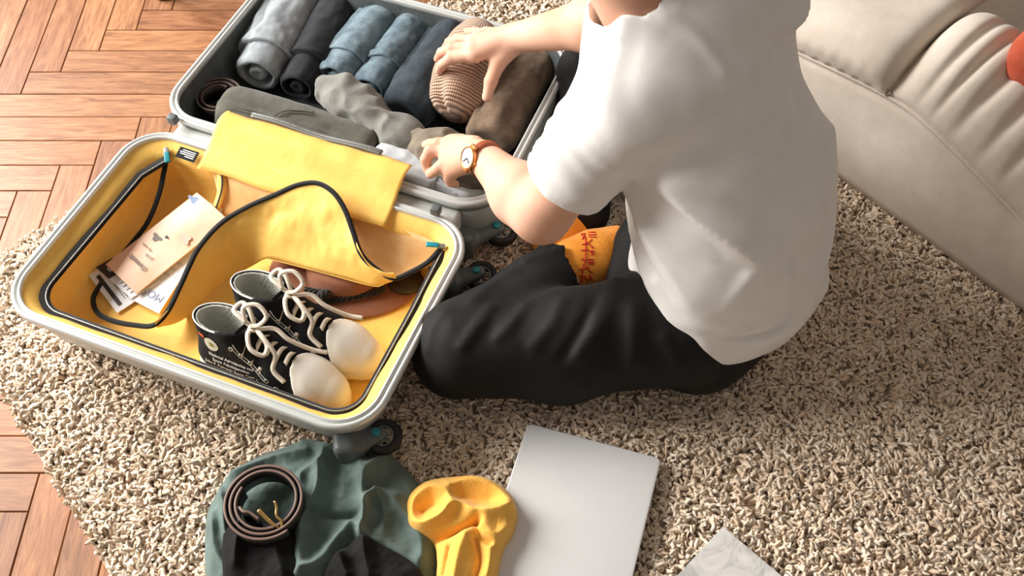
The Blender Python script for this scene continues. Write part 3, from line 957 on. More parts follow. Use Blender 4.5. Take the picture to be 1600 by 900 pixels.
# stitched pocket flap on the olive trousers: a raised strip of cloth following the roll
def on_roll(p0, p1, r, s, th, lift=0.0, flat=.95):
    p0 = np.array(p0); p1 = np.array(p1); d = p1 - p0; L = np.linalg.norm(d); u = d / L
    sd = np.cross(u, (0, 0, 1.0)); sd /= np.linalg.norm(sd); n = np.cross(sd, u)
    return p0 + u * s * L + (r + lift) * (math.cos(th) * sd + math.sin(th) * n * flat)
o0, o1 = P(352, 172, zax(.052)), P(592, 243, zax(.046))
for nm, pts in (('pocket_seam', [(0.10, 1.02), (0.2, 1.04), (.32, 1.08), (.40, 1.10), (.43, 1.3), (.48, 1.5), (.60, 1.7)]), ('pocket_seam', [(0.10, 1.12), (0.2, 1.14), (.32, 1.18), (.385, 1.20), (.415, 1.4), (.47, 1.6), (.59, 1.8)])):
    pth = spline([on_roll(o0, o1, .0535, a_, b_, .0015) for a_, b_ in pts], 60)
    V, F = sweep(pth, circle(.0011, 6)); mk(nm, V, F, M_OLIVE, OLV)
roll('rolled_jeans', P(585, 248, .115), P(746, 306, .105), 0.037, M_PALE, 'pale grey rolled jeans with a stitched hem under the wrist with the watch', outer=(0, .64), core=.93, amp=.003, seed=8, ridge=.002, seam=.9)
# sage core showing at the hem end
roll('rolled_shirt', P(694, 290, .105), P(765, 316, .098), 0.0345, M_SAGE, 'pale sage rolled shirt in the near right corner of the suitcase base', outer=(0, 1), amp=.003, seed=9, ridge=.002)

# crumpled grey sweatshirt lying between the two rows
def crumple(name, pts, rs, mat, label, cat, seed, amp=.008, freq=24, h=.0035, k=.02, flat=None, group=None, extra=None, ridge=.006, rf=20):
    pts = [np.array(q, float) for q in pts]
    def f(p):
        q = p + 0.012 * np.stack([noise(p * 14, seed + 40), noise(p * 14, seed + 41), noise(p * 14, seed + 42)], 1)
        d = s_chain(q, pts, rs, k)
        w = noise(q * rf, seed) + 0.5 * noise(q * rf * 2, seed + 1)
        d = d - ridge * ((1 - np.abs(w) * 1.8).clip(-.6, 1)) - amp * 0.4 * noise(q * freq * .6, seed + 5)
        if extra is not None: d = extra(p, d)
        return d
    A = np.array(pts); m = max(rs) + 0.03
    V, F = sdf(f, A.min(0) - m, A.max(0) + m, h, 1.8)
    o = mk(name, V, F, mat)
    return tag(o, label, cat, group)
crumple('sweatshirt', [P(512, 140, .135), P(545, 155, .135), P(590, 180, .135), P(628, 205, .13), P(652, 222, .12)], [.027, .033, .03, .03, .024], M_SWEAT, 'crumpled grey jersey sweatshirt lying across the near ends of the jeans', 'sweatshirt', 11, ridge=.008, rf=21)
crumple('crumpled_shirt', [P(656, 226, .13), P(690, 243, .135), P(728, 266, .13), P(758, 284, .115)], [.028, .040, .040, .032], M_TAUPE, 'crumpled taupe cloth pressed down under the hand with the watch', 'shirt', 17, ridge=.008, rf=22)

# brown knitted hat under the other hand
def knit_hat():
    top = P(758, 52, .135); mid = P(728, 110, .137); low = P(706, 184, .105)
    path = spline([top, (top + mid) / 2 + np.array((0, 0, .004)), mid, (mid + low) / 2, low], 70)
    t, s, n = frames(path)
    K = 72; th = np.arange(K) * 2 * math.pi / K
    X = np.linspace(0, 1, 70)
    prof = np.interp(X, [0, .03, .10, .25, .5, .75, .88, .95, 1], [.2, .55, .85, .98, 1.02, 1.0, .9, .7, .22])
    # the lower end is folded into two lobes
    cleft = np.clip((X - .62) / .38, 0, 1)[:, None] * np.exp(-((th[None] - 1.0) / .28) ** 2) * 0.40
    R = 0.057 * prof[:, None] * (1 - cleft)
    V = path[:, None] + R[:, :, None] * (np.cos(th)[None, :, None] * s[:, None] * 1.0 + np.sin(th)[None, :, None] * n[:, None] * 0.97)
    V = V.reshape(-1, 3)
    V = V + 0.003 * np.stack([fbm(V * 18, 70), fbm(V * 18, 71), fbm(V * 18, 72)], 1)
    F = []
    for i in range(69):
        for k in range(K):
            l = (k + 1) % K; F.append((i * K + k, i * K + l, (i + 1) * K + l, (i + 1) * K + k))
    F.append(tuple(range(K))[::-1]); F.append(tuple(69 * K + k for k in range(K)))
    L = np.linalg.norm(np.diff(path, axis=0), axis=1).sum()
    uv = np.stack([np.repeat(X * L, K), np.tile(np.abs(th - math.pi) * 0.057, 70)], 1)
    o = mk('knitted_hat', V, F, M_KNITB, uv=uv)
    tag(o, 'brown rib-knit hat gripped by the hand without a watch', 'hat')
    recalc(o)
knit_hat()

# coiled black belt standing on edge in the base corner
M_LEATH = simple('black_belt_leather', (34, 28, 26), 0.42, var=.15, bump=.25, bscale=350)
M_LEDGE = simple('brown_belt_edge', (112, 88, 76), 0.6, var=.1)
M_BRASS = simple('pale_brass', (214, 178, 112), 0.28, metal=0.9)
def coil(c, r0, r1, turns, width, thick, a0, name, parent, mat, edgemat, squash=1.0, n=160, z0=0.0):
    a = np.linspace(a0, a0 + turns * 2 * math.pi, n); r = np.linspace(r0, r1, n)
    path = np.c_[c[0] + r * np.cos(a), c[1] + r * np.sin(a) * squash, np.full(n, c[2])]
    V, F = sweep(path, rectp(thick, width)); o = mk(name, V, F, mat, parent)
    pe = path + np.array((0, 0, width / 2 + .0006))
    V, F = sweep(pe, rectp(thick * 1.1, .0014)); mk('belt_edge', V, F, edgemat, o)
    return path, o
bc = P(341, 152, .115)
blt = empty('belt', (bc[0], bc[1], .055), 'coiled black belt in the corner of the suitcase base beside olive trousers', 'belt')
coil(bc + np.array((.0, 0, -.012)), .026, .046, 2.2, .034, .003, 1.0, 'strap', blt, M_LEATH, M_LEDGE)
# ================================================================== THINGS IN THE LID
M_CANVAS = fabric('black_canvas', (22, 21, 21), (14, 14, 14), weave=1100, wb=0.35, cb=0.1, sheen=.02)
M_RUBBER = simple('white_toe_rubber', (240, 234, 222), 0.4, var=.02)
M_SOLE = simple('cream_sole_rubber', (228, 214, 186), 0.5, var=.03)
M_SLIN = fabric('grey_shoe_lining', (190, 190, 180), (172, 172, 163), cb=.15)
M_LACE = fabric('cream_lace', (226, 214, 196), (206, 192, 172), weave=1600, cb=0)
M_STITCH = simple('white_stitching', (226, 224, 218), 0.8)
M_EYE = simple('eyelet_metal', (196, 196, 192), 0.3, metal=.8)
M_ORTAB = simple('orange_tab', (226, 90, 50), .6)

def shoe(heel, toe, side_sign, label, printed):
    """high-top sneaker; local x heel->toe, y to the left of travel, z up"""
    heel = np.array(heel, float); toe = np.array(toe, float)
    x = toe - heel; L = np.linalg.norm(x); x /= L
    up = np.array((0, 0, 1.0))
    lean = side_sign
    y = np.cross(up, x); y /= np.linalg.norm(y); z = np.cross(x, y)
    c, s_ = math.cos(lean), math.sin(lean)
    y, z = y * c + z * s_, z * c - y * s_
    SC = .88
    W = lambda q: heel + SC * (np.asarray(q, float)[:, :1] * x + np.asarray(q, float)[:, 1:2] * y + np.asarray(q, float)[:, 2:3] * z)
    w1 = lambda *q: W(np.array([q]))[0]
    def loc(p):
        d = (p - heel) / SC; return np.stack([d @ x, d @ y, d @ z], 1)
    sh = empty('high_top_sneaker', w1(L * .5, 0, 0), label, 'sneaker', 'pair of black high-top sneakers in the suitcase lid')
    def foot(q, g=0.0):
        a = s_chain(q * np.array((1, 1, 1.0)), [np.array((.035, 0, .035)), np.array((.10, 0, .04)), np.array((.165, .002, .036)), np.array((.215, .004, .028)), np.array((.25, .004, .024))], [.033, .037, .042, .041, .032], .02)
        a = smax(a, -(q[:, 2] - 0.0), .006)
        # shaft
        b = s_ecap(q, np.array((.048, 0, .04)), np.array((.046, 0, .15)), (1, 0, 0), .050, .034, .060, .036)
        b = smax(b, q[:, 2] - (.120 + .04 * (q[:, 0] - .02)), .003)
        # lacing ridge to the toe
        cth = s_ecap(q, np.array((.075, 0, .105)), np.array((.165, .002, .052)), (0, 1, 0), .03, .02, .032, .018)
        d = smin(smin(a, b, .03), cth, .025)
        return d - g
    cav = lambda q: smin(s_ecap(q, np.array((.046, 0, .05)), np.array((.044, 0, .16)), (1, 0, 0), .042, .028, .0535, .0315), s_ecap(q, np.array((.07, 0, .125)), np.array((.115, .0, .085)), (0, 1, 0), .024, .014, .016, .01), .01)
    lo = heel + np.minimum.reduce([x * -.04, x * .3]) - .14; lo = np.minimum(heel, toe) - .17; hi = np.maximum(heel, toe) + .2
    wr_ = lambda q: .0015 * fbm(q * 30, 5) + .0012 * np.sin(q[:, 0] * 190 + q[:, 2] * 60) * np.exp(-((q[:, 0] - .15) / .03) ** 2)
    up_f = lambda p: (lambda q: smax(smax(foot(q) - wr_(q), -cav(q), .002), q[:, 0] - .212 + .25 * (q[:, 2] - .03) - 4.0 * q[:, 1] ** 2 * 1.6, .001))(loc(p))
    V, F = sdf(up_f, lo, hi, .0028, 1.7); upper = mk('canvas_upper', V, F, M_CANVAS, sh)
    lin_f = lambda p: (lambda q: smax(smax(foot(q, -.0022), -cav(q) - .0016, .001), np.abs(q[:, 0] - .06) - .075, .001))(loc(p))
    # lining: a thin bag just inside the opening
    bag = lambda p: (lambda q: smax(smax(np.abs(cav(q) + .0006) - .0016, q[:, 2] - (.1185 + .04 * (q[:, 0] - .02)), .001), smax(foot(q, -.0004), q[:, 0] - .108, .001), .001))(loc(p))
    V, F = sdf(bag, lo, hi, .0024, 1.7); mk('lining', V, F, M_SLIN, sh)
    toe_f = lambda p: (lambda q: smax(foot(q, .0024), -(q[:, 0] - .196 + .25 * (q[:, 2] - .03) - 4.0 * q[:, 1] ** 2 * 1.6), .003))(loc(p))
    V, F = sdf(toe_f, lo, hi, .0028, 1.7); mk('toe_cap', V, F, M_RUBBER, sh)
    # sole: offset outline of the foot, extruded
    def sole_f(p):
        q = loc(p); r_ = np.stack([q[:, 0], q[:, 1], np.full(len(q), .024)], 1)
        return smax(foot(r_, .004), np.abs(q[:, 2] - .008) - .011, .003)
    V, F = sdf(sole_f, lo, hi, .003, 1.7); mk('sole', V, F, M_SOLE, sh)
    # height of the surface at x, y (march down)
    def surf(px_, py_, lift=.001):
        zz = np.linspace(.18, .0, 220); q = np.c_[np.full(220, px_), np.full(220, py_), zz]
        d = foot(q); i = np.argmax(d < 0); return np.array((px_, py_, zz[i] + lift))
    def side(px_, pz_, sg, lift=.0008):
        yy = np.linspace(.09, 0, 220) * sg; q = np.c_[np.full(220, px_), yy, np.full(220, pz_)]
        d = foot(q); i = np.argmax(d < 0); return np.array((px_, yy[i] + sg * lift, pz_))
    # eyelets and crossed laces down the ridge
    rows = []
    for i in range(6):
        t = i / 5; xx = .085 + .088 * t; zz = .104 - .052 * t
        yl, yr = side(xx, zz - .006, 1), side(xx, zz - .006, -1)
        rows.append((yl, yr, np.array((xx + .004, 0, surf(xx + .004, 0)[2] + .002))))
        for e in (yl, yr):
            a_ = np.arange(14) * 2 * math.pi / 14
            nrm = np.array((.3, np.sign(e[1]), .5)); nrm /= np.linalg.norm(nrm)
            t1 = np.cross(nrm, (1, 0, 0)); t1 /= np.linalg.norm(t1); t2 = np.cross(nrm, t1)
            ring = W(e + nrm * .0006 + .0033 * (np.cos(a_)[:, None] * t1 + np.sin(a_)[:, None] * t2))
            V, F = sweep(ring, circle(.0011, 6), closed=True, up=nrm @ np.array([x, y, z])); mk('eyelet', V, F, M_EYE, upper)
    lace = rectp(.0068, .002)
    parts = []
    for i in range(1, 6):
        (a1, b1, m1) = rows[i]
        pth = W(spline([a1, a1 * .5 + m1 * .5 + (0, 0, .004), m1 + (0, 0, .003), b1 * .5 + m1 * .5 + (0, 0, .004), b1], 24))
        parts.append(sweep(pth, lace))
    V, F = merge(parts); laces = mk('laces', V, F, M_LACE, sh)
    # loops and tails of the bow
    m = surf(.115, 0) + (0, 0, .010)
    for lp in ([(0, 0, 0), (-.025, .022, .020), (-.045, .030, .022), (-.05, .012, .018), (-.03, .004, .014), (0, 0, .002)],
               [(0, 0, 0), (.0, -.022, .018), (.018, -.045, .010), (.04, -.042, .000), (.035, -.022, .004), (.0, 0, .004)],
               [(-.02, 0, .012), (-.03, .014, .032), (-.01, .026, .036), (.012, .018, .026), (.005, .004, .014), (-.01, 0, .008)],
               [(0, 0, .004), (.03, .012, .008), (.06, .008, -.002), (.095, .02, -.022), (.12, .03, -.028)],
               [(0, 0, .004), (.025, -.016, .01), (.055, -.03, -.004), (.06, -.048, -.022), (.085, -.055, -.034)]):
        pth = W(spline(np.array(lp) + m, 46)); V, F = sweep(pth, lace); mk('lace_loop', V, F, M_LACE, laces)
    # white stitch lines: collar edge, ridge edge, toe seam
    a_ = np.linspace(0, 2 * math.pi, 60)[:-1]
    col = np.c_[.0465 + .0555 * np.cos(a_), .0338 * np.sin(a_), np.zeros(59)]
    col[:, 2] = .1192 + .04 * (col[:, 0] - .02)
    back = col[np.abs(a_ - math.pi) < 2.35]
    V, F = sweep(W(back), circle(.0013, 6)); mk('collar_stitching', V, F, M_STITCH, upper)
    for sg in (1, -1):
        for off in (.0, .007):
            ps = [side(.088 - off * .5, .108 - off, sg), side(.10, .092 - off, sg), side(.125, .076 - off, sg), side(.15, .060 - off, sg), side(.178, .046 - off, sg), side(.195, .030, sg)]
            V, F = sweep(W(spline(ps, 40)), circle(.0007, 5)); mk('side_stitching', V, F, M_STITCH, upper)
        ps = [side(.105, .012, sg), side(.115, .032, sg), side(.14, .04, sg), side(.17, .03, sg), side(.19, .014, sg)]
        V, F = sweep(W(spline(ps, 40)), circle(.0007, 5)); mk('side_stitching', V, F, M_STITCH, upper)
    # tongue inside the opening
    tg = spline([(.125, 0, .09), (.112, 0, .108), (.100, 0, .118), (.092, 0, .128)], 14)
    rings = [W(np.stack([tg[i] + np.array((.012 * abs(b_) / .026 * -.5, b_, 0)) for b_ in np.linspace(-.024, .024, 9)])) for i in range(14)]
    to = mk('tongue', np.concatenate(rings), grid_faces(14, 9), M_CANVAS, sh)
    mm = to.modifiers.new('pad', 'SOLIDIFY'); mm.thickness = .004; mm.offset = 0
    if printed:
        sg = -1
        # oval patch with a yellow-green star, orange tab, and the three printed lines
        def on_side(u_, v_, lift): return side(u_, v_, sg, lift)
        def patch_disc(cx, cz, r1, r2, lift, name, mat, par, rot=0.0):
            k = np.arange(28) * 2 * math.pi / 28
            V = [on_side(cx, cz, lift)]
            for f_ in (.5, 1.0):
                for a1 in k:
                    e, g = r1 * f_ * math.cos(a1), r2 * f_ * math.sin(a1)
                    V.append(on_side(cx + e * math.cos(rot) - g * math.sin(rot), cz + e * math.sin(rot) + g * math.cos(rot), lift))
            F = [(0, 1 + i, 1 + (i + 1) % 28) for i in range(28)] + [(1 + i, 29 + i, 29 + (i + 1) % 28, 1 + (i + 1) % 28) for i in range(28)]
            o_ = mk(name, W(np.array(V)), F, mat, par); recalc(o_); return o_
        pd = patch_disc(.042, .088, .015, .015, .0016, 'ankle_patch', simple('patch_grey_white', (214, 214, 200), .6), sh)
        st = []
        for i in range(10):
            rr_ = .0075 if i % 2 == 0 else .003
            a1 = math.pi / 2 + i * math.pi / 5
            st.append(on_side(.042 + rr_ * math.cos(a1), .088 + rr_ * math.sin(a1), .0024))
        st.append(on_side(.042, .088, .0024))
        mk('patch_star', W(np.array(st)), [(10, i, (i + 1) % 10) for i in range(10)], simple('olive_star', (150, 146, 60), .6), pd)
        V_ = [on_side(a1, b1, .0018) for a1, b1 in ((.014, .096), (.028, .096), (.028, .103), (.014, .103))]
        mk('heel_tab', W(np.array(V_)), [(0, 1, 2, 3)], M_ORTAB, sh)
        for i, ln in enumerate(('National Aeronautics and', 'Space Administration', 'John F. Kennedy Space Center')):
            V, F = text_mesh(ln, .0088, bold=.0002)
            Q = np.array([side(.080 + v[0], .064 - i * .0098 + v[1], sg, .0016) for v in V])
            mk('printed_line', W(Q), F, M_STITCH, upper, smooth=False)
    return sh
M_WHT2 = M_WHITE
shoe(S(-.002, -.352, .064), S(.2, -.357, .066), -0.16, 'black high-top sneaker with white printed lines, nearer the lid corner', True)
shoe(S(.02, -.274, .064), S(.2, -.279, .066), -0.14, 'black high-top sneaker without print, lying behind the printed one', False)

# brown hat, half under the flap
M_FELT = fabric('brown_felt', (150, 98, 72), (132, 84, 60), rough=.95, weave=500, cb=.15, var=.9)
M_BRAID = fabric('dark_braided_cord', (44, 44, 40), (28, 28, 26), weave=900, cb=0)
hc_ = P(540, 432, .06)
hat = empty('brimmed_hat', (hc_[0], hc_[1], .05), 'brown felt hat with a dark braided band, half under the yellow flap', 'hat')
k = np.arange(72) * 2 * math.pi / 72
hx = P(660, 452, .06) - P(430, 425, .06); hl = np.linalg.norm(hx); hx = hx / hl; hy = np.cross((0, 0, 1.0), hx)
def hring(rx, ry, z): return hc_ + rx * np.cos(k)[:, None] * hx + ry * np.sin(k)[:, None] * hy + np.array((0, 0, 1)) * (z + .004 * np.sin(2 * k) * (rx / .13))[:, None]
rings = [hring(a, b, z) for a, b, z in ((.062, .05, .0), (.09, .068, .0), (.128, .085, .004), (.131, .087, .006), (.128, .086, .008), (.09, .068, .004), (.066, .053, .004))]
V, F = loft(rings, cap0=True, cap1=False); mk('brim', V, F, M_FELT, hat)
rings = [hring(a, b, z) for a, b, z in ((.066, .053, .004), (.064, .051, .02), (.058, .046, .034), (.045, .036, .039), (.02, .015, .034))]
V, F = loft(rings, cap0=False); mk('crown', V, F, M_FELT, hat)
dk = P(634, 440, .068)  # flattened dark oval, made for the crown's dark end under the flap
f_ = lambda p: s_ell(p, dk, (.032, .027, .012), [hx, hy, (0, 0, 1)])
V, F = sdf(f_, dk - .06, dk + .06, .004); mk('dark_oval', V, F, simple('dark_brown_oval', (52, 40, 32), .5), hat)
# braided band: two strands twisted around a low loop, ends knotted
bp = spline([P(476, 452, .075), P(505, 456, .080), P(540, 446, .082), P(575, 440, .08), P(597, 448, .076), P(590, 456, .072), P(555, 464, .070), P(520, 470, .070), P(502, 468, .074), P(505, 456, .082)], 150)
t_, s__, n_ = frames(bp)
parts = []
for ph in (0, 2.1, 4.2):
    a_ = np.linspace(0, 75, 150) + ph
    parts.append(sweep(bp + .0028 * (np.cos(a_)[:, None] * s__ + np.sin(a_)[:, None] * n_), circle(.0023, 6)))
V, F = merge(parts); mk('braided_band', V, F, M_BRAID, hat)
f_ = lambda p: s_ell(p, P(505, 460, .082), (.011, .009, .008)) - .0015 * np.sin(p[:, 0] * 900) * .6
V, F = sdf(f_, P(505, 460, .082) - .02, P(505, 460, .082) + .02, .002); mk('knot', V, F, M_BRAID, hat)

# travel papers
def sheet(name, corners, th, mat, parent=None, bend=0.0, nb=14):
    """thin sheet; corners a (origin), b (along x), d (along y) in the world"""
    a, b, d = [np.array(q, float) for q in corners]
    n = np.cross(b - a, d - a); n /= np.linalg.norm(n)
    if n[2] < 0: n = -n
    V = []
    for lay in (0, 1):
        for i in range(nb):
            for j in range(nb):
                u_, v_ = i / (nb - 1), j / (nb - 1)
                V.append(a + (b - a) * u_ + (d - a) * v_ + n * (bend * math.sin(math.pi * u_) + (0 if lay else -th)))
    G = grid_faces(nb, nb); F = [tuple(q) for q in G] + [tuple(q[::-1] + nb * nb) for q in G]
    bd = [i * nb for i in range(nb)] + [(nb - 1) * nb + j for j in range(1, nb)] + [i * nb + nb - 1 for i in range(nb - 2, -1, -1)] + [j for j in range(nb - 2, 0, -1)]
    for i in range(len(bd)):
        p_, q_ = bd[i], bd[(i + 1) % len(bd)]; F.append((p_, q_, q_ + nb * nb, p_ + nb * nb))
    o = mk(name, np.array(V), F, mat, parent, smooth=False); recalc(o)
    x = (b - a); y = (d - a)
    return o, a, x, y, n
def paper(name, rgb, rgb2, scale=12):
    n = NT(name); v = n.coords(); f = n.noise(v, scale, 3)
    n.l(n.ramp(f, [(.4, lin(rgb2)), (.62, lin(rgb))]), n.b.inputs['Base Color']); n.b.inputs['Roughness'].default_value = .45
    return n.m
M_PAPW = paper('white_paper', (236, 236, 240), (228, 230, 236))
M_PAPP = paper('peach_printed_card', (244, 208, 184), (238, 190, 158), 14)
M_INK = simple('dark_ink', (44, 40, 38), .6)
M_INKG = simple('grey_ink', (120, 108, 100), .6)
M_INKB = simple('pale_blue_ink', (140, 156, 190), .6)
M_INKR = simple('red_ink', (196, 92, 80), .6)
def glyphs(name, body, size, o, a, x, y, n, fx, fy, mat, rot=0, bold=0, lift=.0008):
    ux = x / np.linalg.norm(x); uy = y / np.linalg.norm(y)
    c, s = math.cos(rot), math.sin(rot)
    ex = ux * c + uy * s; ey = np.cross(n, ex)
    return put_text(name, body, size, a + x * fx + y * fy, ex, ey, n, mat, o, lift, bold)
# small white ticket, lowest and furthest left
o, a, x, y, n = sheet('ticket', (P(183, 489, .064), P(138, 430, .068), P(240, 452, .066)), .0012, M_PAPW)
tag(o, 'small white ticket with a dark strip, under the other papers in the lid', 'ticket')
def bar(o, a, x, y, n, f0, f1, mat, name='printed_bar'):
    q = [a + x * f0[0] + y * f0[1], a + x * f1[0] + y * f0[1], a + x * f1[0] + y * f1[1], a + x * f0[0] + y * f1[1]]
    return mk(name, np.array(q) + n * .0008, [(0, 1, 2, 3)], mat, o, smooth=False)
bar(o, a, x, y, n, (.10, .12), (.88, .22), M_INK)
bar(o, a, x, y, n, (.72, .30), (.84, .44), M_INKR)
for i in range(5): bar(o, a, x, y, n, (.15, .34 + i * .07), (.55, .355 + i * .07), M_INKG)
# white leaflet with the word that starts MOS
o, a, x, y, n = sheet('leaflet', (P(248, 490, .067), P(200, 465, .068), P(350, 328, .085)), .0014, M_PAPW)
tag(o, 'pale white leaflet with faint lettering, sticking out beneath the peach brochure', 'leaflet')
glyphs('lettering', 'MOS', .020, o, a, x, y, n, .42, .11, M_INKB, 0.0)
for i in range(3): bar(o, a, x, y, n, (.15, .30 + i * .06), (.7, .315 + i * .06), simple('faint_ink', (206, 208, 216), .6))
# white ticket with the black GI corner
o, a, x, y, n = sheet('ticket', (P(205, 466, .071), P(150, 418, .073), P(262, 432, .072)), .0012, M_PAPW)
tag(o, 'white ticket with a black GI corner, just under the peach brochure', 'ticket')
bar(o, a, x, y, n, (.62, .0), (1.0, .45), M_INK, 'black_corner')
glyphs('lettering', 'GI', .012, o, a, x, y, n + 0 * n, .80, .2, M_WHITE, math.pi, .0003).location.z += .0006
glyphs('lettering', 'Xaver', .008, o, a, x, y, n, .54, .25, M_INK, math.pi, .0002)
for i in range(4): bar(o, a, x, y, n, (.10 + .1 * i, .08), (.115 + .1 * i, .55), M_INKG)
# peach brochure on top
o, a, x, y, n = sheet('brochure', (P(213, 459, .077), P(165, 413, .079), P(356, 343, .094)), .0022, M_PAPP, bend=.004)
tag(o, 'peach printed brochure lying on top of the papers in the lid', 'brochure')
glyphs('lettering', 'thematic', .013, o, a, x, y, n, .52, .19, M_INKG, -.0, .0003, .0052)
glyphs('lettering', 'guide', .009, o, a, x, y, n, .45, .29, M_INKG, 0, .0, .0052)
glyphs('lettering', 'city walks', .007, o, a, x, y, n, .66, .34, M_INK, 0, .0, .0050)
ux = x; uy = y
for fx, fy, r_, m_ in ((.70, .46, .010, M_INKG), (.55, .52, .004, M_INK), (.25, .62, .012, simple('dusty_print', (214, 172, 152), .5)), (.9, .93, .010, M_INKB)):
    k_ = np.arange(16) * 2 * math.pi / 16
    cc = a + x * fx + y * fy + n * (.0012 + .004 * math.sin(math.pi * fx))
    rad_ = r_ * (1 + .35 * np.sin(3 * k_ + fx * 9))
    V = np.vstack([cc, cc + rad_[:, None] * (np.cos(k_)[:, None] * x / np.linalg.norm(x) + .6 * np.sin(k_)[:, None] * y / np.linalg.norm(y))])
    mk('printed_vignette', V, [(0, 1 + i, 1 + (i + 1) % 16) for i in range(16)], m_, o, smooth=False)
# ================================================================== THINGS ON THE RUG
def polyd(x, y, pl):
    d = np.full(len(x), 9.0)
    for (x1, y1), (x2, y2) in zip(pl[:-1], pl[1:]):
        dx, dy = x2 - x1, y2 - y1
        t = np.clip(((x - x1) * dx + (y - y1) * dy) / (dx * dx + dy * dy + 1e-12), 0, 1)
        d = np.minimum(d, np.hypot(x - x1 - t * dx, y - y1 - t * dy))
    return d
def heap(name, outline_px, z0, hmax, folds, mat, label, cat, seed, center=None, power=.45, amp=.006, nr=90, na=260, freq=18, warp=.007):
    """cloth heap: closed outline on the ground, raised by an edge profile, fold ridges and crumple"""
    B = spline([P(a, b, z0 + .012) for a, b in outline_px], na, closed=True)[:, :2]
    c = B.mean(0) if center is None else P(*center, z0)[:2]
    t = np.linspace(0, 1, nr) ** .8
    XY = (c + (B[None] - c) * t[:, None, None]).reshape(-1, 2)
    tt = np.repeat(t, na)
    prof = (1 - tt ** 5) ** power
    z = z0 + hmax * .6 * prof
    q = np.c_[XY, np.zeros(len(XY))]
    XYw = XY + warp * np.stack([noise(q * 20, seed + 3), noise(q * 20, seed + 4)], 1)
    for px, a, w in folds:
        pl_ = [P(u, v, z0 + hmax * .6)[:2] for u, v in px]
        pl_ = spline(np.c_[np.array(pl_), np.zeros(len(pl_))], 8 * len(pl_))[:, :2]
        d = polyd(XYw[:, 0], XYw[:, 1], pl_)
        z = z + 1.35 * a * np.exp(-(d / w) ** 1.5) * np.clip(prof * 1.3, 0, 1)
    z = z + amp * fbm(q * freq, seed, 4) * prof
    z = np.maximum(z, z0)
    V = np.c_[XY, z]
    bot = V[-na:].copy(); bot[:, 2] = z0 - .004
    V = np.vstack([V, bot])
    F = []
    for i in range(nr):
        for k_ in range(na):
            l = (k_ + 1) % na; F.append((i * na + k_, (i + 1) * na + k_, (i + 1) * na + l, i * na + l))
    o = mk(name, V, F, mat); recalc(o)
    if sum(p.normal.z * p.area for p in o.data.polygons) < 0: o.data.flip_normals()
    return tag(o, label, cat)
M_GREEN = fabric('grey_green_linen', (108, 124, 118), (84, 100, 95), weave=750, wb=.4, cb=.35, var=.8)
GZ = .026
heap('green_shirt', [(318, 850), (322, 800), (338, 765), (362, 735), (400, 712), (440, 698), (470, 687), (510, 690), (560, 700), (605, 708), (640, 735), (668, 775), (682, 830), (690, 890), (680, 960), (560, 985), (420, 985), (335, 960), (320, 900)], GZ, .052,
     [([(508, 715), (492, 776), (477, 815), (475, 896)], .018, .011), ([(475, 691), (527, 704), (557, 724), (566, 752)], .014, .012),
      ([(602, 708), (576, 743), (570, 776), (573, 797)], .017, .011), ([(596, 776), (579, 792), (566, 841)], .015, .007), ([(596, 776), (606, 800), (600, 835)], .008, .012),
      ([(545, 830), (500, 880), (470, 905)], .015, .010), ([(560, 830), (590, 850), (650, 880)], .010, .012), ([(340, 760), (352, 800), (362, 840)], .013, .007), ([(330, 800), (335, 850), (350, 890)], .010, .009),
      ([(360, 735), (430, 715), (480, 712)], .013, .012), ([(620, 780), (650, 830), (660, 870)], .012, .016), ([(475, 800), (530, 812), (570, 800)], -.007, .006), ([(500, 735), (470, 750), (478, 790)], .008, .007)],
     M_GREEN, 'crumpled grey-green shirt on the rug in front of the lid', 'shirt', 81, amp=.007)
M_BLK = fabric('black_jersey', (24, 22, 22), (15, 14, 14), cb=.3, sheen=.02)
heap('black_garment', [(345, 850), (352, 822), (385, 812), (430, 818), (462, 830), (470, 860), (476, 905), (470, 975), (400, 985), (350, 970), (346, 900)], GZ + .034, .038,
     [([(375, 830), (372, 880)], .010, .010), ([(430, 830), (445, 890)], .010, .012)], M_BLK, 'folded black cloth at the bottom edge beside the brown coiled belt', 'garment', 91, amp=.005)
heap('black_garment', [(505, 890), (525, 862), (552, 840), (572, 836), (600, 850), (640, 872), (664, 905), (660, 960), (600, 980), (520, 975), (500, 930)], GZ + .034, .036,
     [([(572, 838), (580, 900)], .012, .012), ([(530, 870), (545, 900)], .010, .010)], M_BLK, 'crumpled black cloth at the bottom edge between green folds and yellow hat', 'garment', 95, amp=.006)
# brown belt coil with its gold buckle
b2 = P(417, 790, .085)
bl2 = empty('belt', (b2[0], b2[1], .066), 'coiled dark brown belt with a gold buckle lying on the green shirt', 'belt')
coil(b2 + np.array((0, 0, .0)), .0405, .059, 2.45, .034, .0036, 2.6, 'strap', bl2, M_LEATH, M_LEDGE, squash=1.0, n=220)
tip = np.array([P(378, 800, .098), P(384, 806, .1), P(394, 808, .099), P(408, 818, .097)])
V, F = sweep(spline(tip, 24), rectp(.0036, .03)); mk('strap_end', V, F, M_LEATH, bl2)
V, F = sweep(spline(tip + np.array((0, 0, .0155)), 24), rectp(.004, .0014)); mk('strap_end_edge', V, F, M_LEDGE, bl2)
V, F = sweep(spline([P(404, 797, .112), P(414, 808, .108), P(424, 817, .104), P(436, 824, .1)], 20), circle(.0032, 8), scale=np.linspace(1.25, .7, 20)); mk('buckle_prong', V, F, M_BRASS, bl2)
V, F = sweep(spline([P(429, 783, .113), P(432, 793, .11), P(432, 806, .107), P(440, 815, .104), P(440, 826, .1)], 24), circle(.0021, 8)); mk('buckle_frame', V, F, M_BRASS, bl2)

